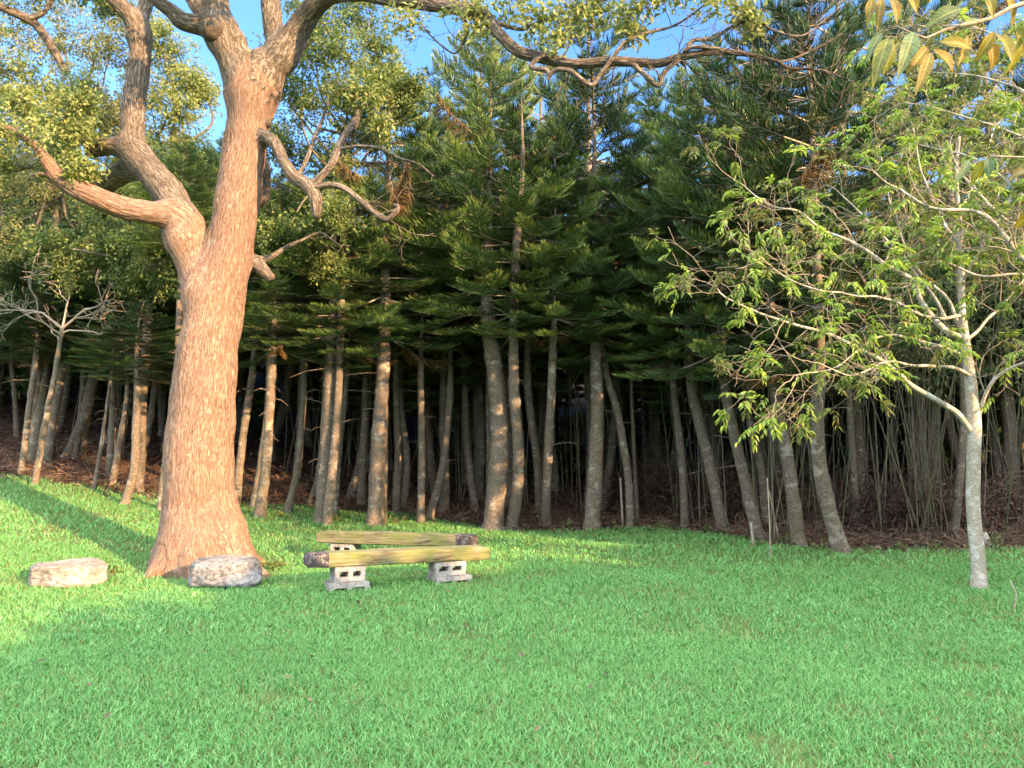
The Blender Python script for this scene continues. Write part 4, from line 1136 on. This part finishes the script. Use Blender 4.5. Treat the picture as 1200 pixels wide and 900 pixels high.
# dead conifer fronds and sticks lying about
m = 9000
x = RNG.uniform(-14, 13, m); y = edge_y(x) + np.abs(RNG.normal(size=m)) * 1.8 + .1
pos = np.stack([x, y, terrain(x, y) + RNG.uniform(.0, .16, m)], 1)
d0 = rdir(m); d0[:, 2] = np.abs(d0[:, 2]) * .6
blades(acc, nrmz(pos) * 0 + pos, nrmz(d0), nrmz(d0 + RNG.normal(size=(m, 3)) * .4 + [0, 0, -.4]), rdir(m), RNG.uniform(.15, .5, m), .012, np.clip(RNG.normal(size=m) * .3 + .55, 0, 1))
o = link('leaf_litter', acc.mesh('leaf_litter', M['litter_leaf']))
o['kind'] = 'stuff'; o['label'] = 'brown leaf litter and dead fronds covering the forest floor'

def brush(px, py, w_, h_, cnt, label, tint):
    g = G(px, py)
    t = thing('brush_pile', label, 'brush pile', g)
    acc = Acc()
    sc = g[1] / F
    c = np.stack([RNG.normal(size=cnt) * w_ * .4 * sc, RNG.normal(size=cnt) * .3, np.abs(RNG.normal(size=cnt)) * h_ * .5 * sc], 1) + g
    d = rdir(cnt, .15)
    blades(acc, c, d, nrmz(d + RNG.normal(size=(cnt, 3)) * .5), rdir(cnt), RNG.uniform(.15, .55, cnt), .014, np.clip(RNG.normal(size=cnt) * .25 + tint, 0, 1))
    k = cnt
    c = np.stack([RNG.normal(size=k) * w_ * .35 * sc, RNG.normal(size=k) * .3, np.abs(RNG.normal(size=k)) * h_ * .4 * sc], 1) + g
    leaves(acc, c, rdir(k), rdir(k), RNG.uniform(.05, .12, k), .05, np.clip(RNG.normal(size=k) * .25 + tint - .1, 0, 1))
    put('twigs', acc, M['litter_leaf'], t)
brush(1035, 622, 90, 60, 1500, 'dark purple brown brush heap between the kicked out conifer and the bamboo bunch', .2)
brush(880, 600, 110, 50, 1200, 'low reddish brush heap behind the broken pale stakes', .35)
brush(1175, 612, 70, 50, 1100, 'pale dry brush heap behind the slender pale tree', .6)
brush(770, 600, 100, 60, 1400, 'dark brush bank behind the swept foot conifer', .15)
brush(1110, 618, 60, 40, 700, 'brown dry brush under the pale green bamboo bunch', .5)

# dense dark shrubs far inside the grove
acc = Acc()
for i in range(150):
    yy = RNG.uniform(22.5, 27.5); xx = RNG.uniform(-.85, .85) * yy
    clump(acc, np.array([xx, yy, tz(xx, yy) + RNG.uniform(.3, 3.2)]), 1.3, 12, 12, .34, .0, .5)
o = link('undergrowth', acc.mesh('undergrowth', M['broad_leaf']))
o['kind'] = 'stuff'; o['label'] = 'dense dark undergrowth far inside the grove'

# ------------------------------------------------------------------ benches
def wood_mat():
    m, N, Lk, B = new_mat('mossy_timber')
    tc = node(N, "TexCoord")
    mp = node(N, "Mapping"); mp.inputs["Scale"].default_value = (1.2, 14, 14); Lk.new(tc.outputs["Object"], mp.inputs[0])
    g = node(N, "TexNoise"); g.inputs["Scale"].default_value = 2.5; g.inputs["Detail"].default_value = 8; g.inputs["Roughness"].default_value = .65; Lk.new(mp.outputs[0], g.inputs["Vector"])
    c1 = ramp(N, [(.34, (.055, .042, .028)), (.48, (.15, .135, .08)), (.66, (.24, .222, .155))]); Lk.new(g.outputs[0], c1.inputs[0])
    n2 = node(N, "TexNoise"); n2.inputs["Scale"].default_value = 4; n2.inputs["Detail"].default_value = 7; n2.inputs["Roughness"].default_value = .7; Lk.new(tc.outputs["Object"], n2.inputs["Vector"])
    r2 = ramp(N, [(.45, (0, 0, 0)), (.6, (.85, .85, .85))]); Lk.new(n2.outputs[0], r2.inputs[0])
    mx = node(N, "MixRGB"); Lk.new(r2.outputs[0], mx.inputs[0]); Lk.new(c1.outputs[0], mx.inputs[1]); mx.inputs[2].default_value = (.13, .15, .05, 1)
    n3 = node(N, "TexNoise"); n3.inputs["Scale"].default_value = 3; n3.inputs["Detail"].default_value = 6; n3.inputs["Distortion"].default_value = .4
    mp3 = node(N, "Mapping"); mp3.inputs["Location"].default_value = (4, 2, 9); mp3.inputs["Scale"].default_value = (.7, 2, 2); Lk.new(tc.outputs["Object"], mp3.inputs[0]); Lk.new(mp3.outputs[0], n3.inputs["Vector"])
    r3 = ramp(N, [(.58, (0, 0, 0)), (.72, (.8, .8, .8))]); Lk.new(n3.outputs[0], r3.inputs[0])
    m3 = node(N, "MixRGB"); Lk.new(r3.outputs[0], m3.inputs[0]); Lk.new(mx.outputs[0], m3.inputs[1]); m3.inputs[2].default_value = (.06, .048, .03, 1)
    Lk.new(m3.outputs[0], B.inputs["Base Color"]); B.inputs["Roughness"].default_value = .9; B.inputs["Specular IOR Level"].default_value = .15
    bp = node(N, "Bump"); bp.inputs["Strength"].default_value = .7; bp.inputs["Distance"].default_value = .012; Lk.new(g.outputs[0], bp.inputs["Height"]); Lk.new(bp.outputs[0], B.inputs["Normal"])
    return m

def speck_mat(name, a_, b_, c_, sc, bump, lo=.4, hi=.6, rough=.9):
    m, N, Lk, B = new_mat(name)
    tc = node(N, "TexCoord")
    n1 = node(N, "TexNoise"); n1.inputs["Scale"].default_value = sc; n1.inputs["Detail"].default_value = 8; n1.inputs["Roughness"].default_value = .7; Lk.new(tc.outputs["Object"], n1.inputs["Vector"])
    n2 = node(N, "TexNoise"); n2.inputs["Scale"].default_value = sc * 8; n2.inputs["Detail"].default_value = 5; Lk.new(tc.outputs["Object"], n2.inputs["Vector"])
    mx = node(N, "MixRGB"); mx.inputs[0].default_value = .3; Lk.new(n1.outputs[0], mx.inputs[1]); Lk.new(n2.outputs[0], mx.inputs[2])
    cr = ramp(N, [(lo, a_), ((lo + hi) / 2, b_), (hi, c_)]); Lk.new(mx.outputs[0], cr.inputs[0]); Lk.new(cr.outputs[0], B.inputs["Base Color"])
    B.inputs["Roughness"].default_value = rough; B.inputs["Specular IOR Level"].default_value = .2
    bp = node(N, "Bump"); bp.inputs["Strength"].default_value = bump; bp.inputs["Distance"].default_value = .02; Lk.new(mx.outputs[0], bp.inputs["Height"]); Lk.new(bp.outputs[0], B.inputs["Normal"])
    return m
M['wood'] = wood_mat()
M['paint'] = speck_mat('flaked_paint', (.03, .028, .034), (.05, .046, .052), (.26, .22, .22), 9, .4, .43, .62)
M['concrete'] = speck_mat('concrete', (.17, .158, .15), (.30, .282, .272), (.38, .362, .35), 5, .5)
M['rock_pink'] = speck_mat('pink_boulder', (.07, .06, .053), (.175, .155, .14), (.26, .24, .222), 2.6, .9, .35, .62)
M['rock_grey'] = speck_mat('grey_boulder', (.06, .057, .057), (.15, .146, .148), (.235, .23, .232), 3.2, .9, .38, .6)

def beam(p0, p1, hgt, dep, top, name, parent, paint_ends):
    """timber between two plan points (centre line); top = height of its upper face at both ends"""
    p0 = np.array(p0); p1 = np.array(p1)
    L = np.linalg.norm(p1 - p0)
    bm = bmesh.new()
    bmesh.ops.create_cube(bm, size=1)
    bmesh.ops.scale(bm, vec=(L, dep, hgt), verts=bm.verts)
    bmesh.ops.bevel(bm, geom=list(bm.edges), offset=.012, segments=2, affect='EDGES')
    for i in range(1, 26):
        xx = -L / 2 + L * i / 26
        if i == (1 if paint_ends < 0 else 25): xx = paint_ends * (L / 2 - .235)
        if i in (2, 3, 23, 24): continue
        bmesh.ops.bisect_plane(bm, geom=list(bm.verts) + list(bm.edges) + list(bm.faces), plane_co=(xx, 0, 0), plane_no=(1, 0, 0))
    for v in bm.verts:
        nv = mnoise.noise_vector(v.co * 3.0 + Vector((L * 7, 0, 0)))
        n2 = mnoise.noise_vector(v.co * 11.0)
        v.co += Vector((0, nv.y * .006 + n2.y * .004, nv.z * .005 + n2.z * .003))
        if abs(v.co.x) > L / 2 - .03:
            v.co.x += n2.x * .02
            v.co.z -= .012 * (1 if v.co.z > 0 else -1)
    me = bpy.data.meshes.new(name)
    for f in bm.faces:
        f.smooth = f.calc_area() < .0012
        if f.calc_center_median().x * paint_ends > L / 2 - .24: f.material_index = 1
    bm.to_mesh(me); bm.free()
    me.materials.append(M['wood']); me.materials.append(M['paint'])
    o = link(name, me, parent)
    c = (p0 + p1) / 2
    zc = (top[0] + top[1]) / 2 - hgt / 2
    o.location = Vector((c[0], c[1], zc)) - parent.location
    dz = top[1] - top[0]
    o.rotation_euler = (0, -math.atan2(dz, L), math.atan2(p1[1] - p0[1], p1[0] - p0[0]))
    return o

def block(parent, x, y, z, rot, size, tilt=0.0, solid=False):
    """hollow concrete block, its two cells opening along local y"""
    L, D, H = size; t_ = .056
    xs = [-L / 2, -L / 2 + t_, -t_ / 2, t_ / 2, L / 2 - t_, L / 2]; zs = [0, t_, H - t_, H]
    bm = bmesh.new(); vd = {}
    def vt(i, j, k):
        key = (i, j, k)
        if key not in vd: vd[key] = bm.verts.new((xs[i], (-D / 2, D / 2)[j], zs[k]))
        return vd[key]
    full = lambda i, k: 0 <= i < 5 and 0 <= k < 3 and (solid or not (k == 1 and i in (1, 3)))
    for i in range(5):
        for k in range(3):
            if not full(i, k): continue
            bm.faces.new([vt(i, 0, k), vt(i + 1, 0, k), vt(i + 1, 0, k + 1), vt(i, 0, k + 1)])
            bm.faces.new([vt(i, 1, k), vt(i, 1, k + 1), vt(i + 1, 1, k + 1), vt(i + 1, 1, k)])
            if not full(i - 1, k): bm.faces.new([vt(i, 0, k), vt(i, 0, k + 1), vt(i, 1, k + 1), vt(i, 1, k)])
            if not full(i + 1, k): bm.faces.new([vt(i + 1, 0, k), vt(i + 1, 1, k), vt(i + 1, 1, k + 1), vt(i + 1, 0, k + 1)])
            if not full(i, k - 1): bm.faces.new([vt(i, 0, k), vt(i, 1, k), vt(i + 1, 1, k), vt(i + 1, 0, k)])
            if not full(i, k + 1): bm.faces.new([vt(i, 0, k + 1), vt(i + 1, 0, k + 1), vt(i + 1, 1, k + 1), vt(i, 1, k + 1)])
    bmesh.ops.recalc_face_normals(bm, faces=bm.faces)
    ed = [e for e in bm.edges if len(e.link_faces) == 2 and e.calc_face_angle(0) > .5]
    bmesh.ops.bevel(bm, geom=ed, offset=.006, segments=2, affect='EDGES')
    for v in bm.verts:
        v.co += Vector(mnoise.noise_vector(v.co * 9 + Vector((x * 5, y * 5, z)))) * .006
    me = bpy.data.meshes.new('concrete_block'); bm.to_mesh(me); bm.free(); me.materials.append(M['concrete'])
    o = link('concrete_block', me, parent)
    o.location = Vector((x, y, z)) - parent.location
    o.rotation_euler = (0, tilt, rot)
    return o

def bench(label, p0, p1, top, hgt, dep, piers, paint):
    c = (np.array(p0) + np.array(p1)) / 2
    t = thing('bench', label, 'bench', (c[0], c[1], tz(c[0], c[1])))
    beam(p0, p1, hgt, dep, top, 'beam', t, paint)
    a0 = math.atan2(p1[1] - p0[1], p1[0] - p0[0])
    L = np.linalg.norm(np.array(p1) - np.array(p0))
    for f, stack in piers:
        q = np.array(p0) + (np.array(p1) - np.array(p0)) * f
        topz = top[0] + (top[1] - top[0]) * f - hgt - .002
        g = tz(q[0], q[1])
        zz = topz
        for (sz, dr, dx) in stack:            # from the top down
            zz -= sz[2]
            block(t, q[0] + dx[0], q[1] + dx[1], zz, a0 + dr, sz)
            zz -= .002
    return t
FL = P(361, 656, 8.45); FR = P(575, 648, 9.45)
fd = nrmz((FR - FL)[:2]); fn = np.array([-fd[1], fd[0]])
bench('front mossy timber bench on pale concrete blocks, its left end painted dark',
      FL[:2] + fn * .14, FR[:2] + fn * .14, (.445, .40), .158, .27,
      [(.215, [((.36, .24, .175), 0.04, (0, 0)), ((.46, .30, .15), -.05, (0, -.02))]), (.765, [((.40, .26, .17), -.04, (0, 0)), ((.48, .3, .16), .05, (.03, 0))])], -1)
BL = P(370, 630, 11.2); BR = P(552, 631, 10.45)
fd2 = nrmz((BR - BL)[:2]); fn2 = np.array([-fd2[1], fd2[0]])
bench('rear mossy timber bench partly hidden by the front one, its right end dark',
      BL[:2] + fn2 * .14, BR[:2] + fn2 * .14, (.40, .425), .165, .28,
      [(.17, [((.38, .24, .17), 0.0, (0, 0)), ((.42, .3, .19), .05, (0, 0))]), (.83, [((.40, .26, .16), -.06, (0, 0)), ((.42, .3, .18), .0, (0, 0))])], 1)

# ------------------------------------------------------------------ boulders
def boulder(label, px0, px1, py_top, py_bot, d, seed, mat, planes, dep=.6):
    g = P((px0 + px1) / 2, py_bot, d); g[2] = tz(g[0], d)
    s = d / F
    th = math.atan2(-g[0], g[1])
    W = (px1 - px0) * s * math.cos(th); H = (py_bot - py_top) * s
    bm = bmesh.new(); bmesh.ops.create_icosphere(bm, subdivisions=6, radius=1)
    rg = np.random.default_rng(seed)
    pl = []
    for i in range(planes):
        v = rg.normal(size=3); v /= np.linalg.norm(v); pl.append((Vector(v), rg.uniform(.78, 1.0)))
    pl += [(Vector((0.06, -.15, 1)).normalized(), .78), (Vector((.1, -1, .3)).normalized(), .85), (Vector((-.5, -1, .1)).normalized(), .95)]
    for v in bm.verts:
        c = v.co.copy()
        c = c / (abs(c.x) ** 3.4 + abs(c.y) ** 3.4 + abs(c.z) ** 3.4) ** (1 / 3.4)
        for n_, k in pl:
            dd = c.dot(n_) - k
            if dd > 0: c -= n_ * dd * .93
        u = v.co
        c += v.co * (.09 * mnoise.noise(u * 1.7 + Vector((seed, 0, 0))) + 0.014 * mnoise.cell(u * 3.2 + Vector((seed, 0, 0)) + Vector(mnoise.noise_vector(u * 3)) * .3) - .05 * max(0, 1 - abs(mnoise.noise(u * 2.6 + Vector((0, seed, 0)))) * 9) + .012 * mnoise.noise(u * 14))
        v.co = c
    co = np.array([v.co for v in bm.verts]); lo = co.min(0); hi = co.max(0)
    for v in bm.verts:
        q = (np.array(v.co) - lo) / (hi - lo)
        v.co = Vector(((q[0] - .5) * W, (q[1] - .3) * dep, q[2] * H * 1.18 - H * .18))
    me = bpy.data.meshes.new('boulder'); 
    for f in bm.faces: f.smooth = True
    bm.to_mesh(me); bm.free(); me.materials.append(M[mat])
    o = link('boulder', me, None, g)
    o.rotation_euler = (0, 0, th)
    tag(o, label, 'boulder')
boulder('low pinkish boulder in the sunny grass left of the big trunk', 33, 126, 667, 693, 8.6, 3, 'rock_pink', 7, .75)
boulder('squat grey white boulder in front of the big trunk', 221, 308, 654, 687, 8.75, 9, 'rock_grey', 8, .7)

# ------------------------------------------------------------------ small plants and stakes
def weed(px, py, sz, n, label, group=None):
    g = G(px, py)
    acc = Acc()
    for i in range(n):
        d = rdir(1, .9)[0]; ln = sz * RNG.uniform(.5, 1)
        tip = g + d * ln; tube(acc, [g, (g + tip) / 2 + [0, 0, .02], tip], [.003, .002, .001], 4, .1, False, mat=1)
        m = 7; u = RNG.uniform(.35, 1.05, m)[:, None]
        q = g + d * ln * u
        leaves(acc, q, nrmz(rdir(m) + d * .5), rdir(m, .9), RNG.uniform(.04, .07, m), .03, RNG.uniform(.2, .8, m))
    t = thing('weed', label, 'weed', g, group)
    put('foliage', acc, [M['broad_leaf'], M['twig']], t)
weed(226, 652, .32, 16, 'leafy weed growing at the foot of the big trunk left of the grey boulder')
weed(322, 668, .22, 14, 'small leafy weed on the lawn right of the grey boulder')
weed(128, 676, .2, 10, 'small weed at the right end of the pink boulder')
weed(405, 686, .14, 10, 'tuft of weeds at the foot of the front bench block')

for px, py in [(330, 604), (400, 609), (470, 612), (545, 616), (660, 619), (720, 619), (770, 618), (830, 622), (860, 626), (915, 636), (955, 646), (1010, 648), (1060, 645), (1100, 646), (1165, 640)]:
    weed(px + RNG.uniform(-8, 8), py + RNG.uniform(-2, 5), RNG.uniform(.15, .3), 12, 'small leafy weed at the lawn edge under the conifers', 'weeds along the lawn edge')

def stake(px0, py0, px1, py1, wd, label, mat='dead_twig'):
    g = G(px0, py0)
    e = P(px1, py1, g[1])
    acc = Acc()
    r = wd * .5 * g[1] / F
    tube(acc, [g - [0, 0, .05], (g + e) / 2 + RNG.normal(size=3) * .02, e], [r * 1.1, r, r * .8], 6, .1)
    o = thing('stake', label, 'stake', g)
    put('stem', acc, M[mat], o)
stake(883, 640, 880, 612, 3, 'short thick broken pale stake beside the leaning grey conifer')
stake(903, 655, 899, 560, 1.5, 'long thin dry cane standing in the lawn right of the broken stake')
stake(913, 632, 901, 575, 1.7, 'thin dry cane leaning left beside the long cane')
stake(1186, 716, 1184, 680, 2, 'tiny dry twig upright in the grass right of the slender pale tree')
stake(730, 618, 727, 560, 3, 'thin pale cane just left of the swept foot conifer')
stake(1158, 640, 1152, 624, 9, 'broken pale stub leaning on the slender pale tree', 'pale_bark')

# fallen leaves on the lawn
n = 80
acc = Acc()
y = RNG.uniform(3.6, 13, n); x = RNG.uniform(-1, 1, n) * y * .75
pos = np.stack([x, y, terrain(x, y) + RNG.uniform(.035, .06, n)], 1)
d = rdir(n); d[:, 2] *= .3
leaves(acc, pos, d, nrmz(RNG.normal(size=(n, 3)) * .4 + [0, 0, 1]), RNG.uniform(.04, .07, n), .028, RNG.uniform(.5, 1, n))
o = link('fallen_leaves', acc.mesh('fallen_leaves', M['litter_leaf'])); o['kind'] = 'stuff'; o['label'] = 'brown fallen leaves scattered on the lawn'

# ------------------------------------------------------------------ grass
def grass(acc, n, y0, y1, lo, hi, wd, half):
    y = np.sqrt(RNG.uniform(y0 ** 2, y1 ** 2, n)); x = RNG.uniform(-1, 1, n) * (y * half + 1.2)
    ny = np.array([mnoise.noise(Vector((a_ * .9, b_ * .9, 7))) for a_, b_ in zip(x, y)])
    ed = edge_y(x)
    keep = y < ed + .1 + .8 * ny + RNG.laplace(-.12, .28, n)
    n2 = np.array([mnoise.noise(Vector((a_ * 1.7, b_ * 1.7, 31))) for a_, b_ in zip(x, y)])
    keep &= RNG.random(n) > np.clip((n2 - .30) * 2.6, 0, .7)
    dr = np.hypot(x - bx0, y - by0)
    keep &= RNG.random(n) > np.clip(1.5 - dr, 0, .8)
    keep &= RNG.random(n) > .72 * np.exp(-((x + 1.15) / .95) ** 2 - ((y - 9.75) / .42) ** 2)
    keep &= RNG.random(n) > .6 * np.exp(-((x + .45) / .35) ** 2 - ((y - 9.25) / .25) ** 2)
    keep &= dr > .5
    x = x[keep]; y = y[keep]; ny = ny[keep]; n = len(x)
    pos = np.stack([x, y, terrain(x, y) - .004], 1)
    az = RNG.uniform(0, 6.283, n); h = np.stack([np.cos(az), np.sin(az), np.zeros(n)], 1)
    ln0 = RNG.uniform(.25, .85, n)[:, None]
    d0 = nrmz(h * ln0 + [0, 0, 1]); d1 = nrmz(h * (ln0 + RNG.uniform(.3, 1.6, n)[:, None]) + [0, 0, .75])
    side = nrmz(np.cross(h, [0, 0, 1]) + RNG.normal(size=(n, 3)) * .25)
    L = RNG.uniform(lo, hi, n) * (1 + .25 * ny)
    t = np.clip(.52 + RNG.normal(size=n) * .23, 0.04, 1)
    dry = RNG.random(n) < .035
    t[dry] = RNG.uniform(0, .06, dry.sum())
    blades(acc, pos, d0, d1, side, L, wd * RNG.uniform(.7, 1.3, n), np.clip(t - .18, 0, 1), np.clip(t + .12, 0, 1))
acc = Acc()
grass(acc, 270000, 2.6, 6.5, .04, .08, .0052, .74)
grass(acc, 190000, 6.5, 10.5, .045, .09, .0075, .74)
grass(acc, 130000, 10.5, 18, .06, .11, .0125, .80)
o = link('grass', acc.mesh('grass', M['grass'])); o['kind'] = 'stuff'; o['label'] = 'short lush green lawn grass'

# ------------------------------------------------------------------ trees behind the camera that shade the near lawn
RNG = np.random.default_rng(41)
def shade_mesh():
    acc = Acc()
    for i in range(26):
        f = RNG.uniform(0, 1); a_ = RNG.uniform(0, 6.28); r = 1.5 * math.sqrt(RNG.uniform(0, 1)) * (1 - .35 * f)
        clump(acc, np.array([math.cos(a_) * r, math.sin(a_) * r, 1.0 + 4.3 * f]), .85, 14, 12, .30, .1, .8)
    return acc.mesh('crown', M['broad_leaf'])
sm_ = shade_mesh()
acc = Acc(); tube(acc, [(0, 0, -.2), (.05, 0, 1.5), (0, .05, 3), (0, 0, 4.5)], [.16, .12, .1, .05], 10, .2)
st_ = acc.mesh('trunk', M['twig'])
EN = [-6, 1, 2, 3.5, 5, 7, 9, 12.2, 12.9, 30]; EH = [6.2, 6.2, 6.3, 6.5, 6.5, 5.95, 5.7, 5.7, 10.5, 12]
nvec = np.array([-SDIR[1], SDIR[0]])   # across the light
for n_ in np.arange(-5, 24, 1.35):
    for row, tt in enumerate((9.2, 11.4)):
        hgt = np.interp(n_, EN, EH) * (1.0 if row == 0 else 1.02)
        p = SDIR * tt + nvec * n_ + RNG.normal(size=2) * .15
        if p[1] > 0 and abs(p[0]) < p[1] * .85 + 2: continue
        z = tz(p[0], p[1])
        t = thing('shade_tree', 'leafy tree standing behind the photographer to the right, beyond the lawn', 'tree', (p[0], p[1], z), 'leafy trees behind the camera')
        link('trunk', st_, t); c = link('crown', sm_, t)
        k = hgt / 6.4; t.scale = (1.0, 1.0, k); c.rotation_euler = (0, 0, RNG.uniform(0, 6.28))
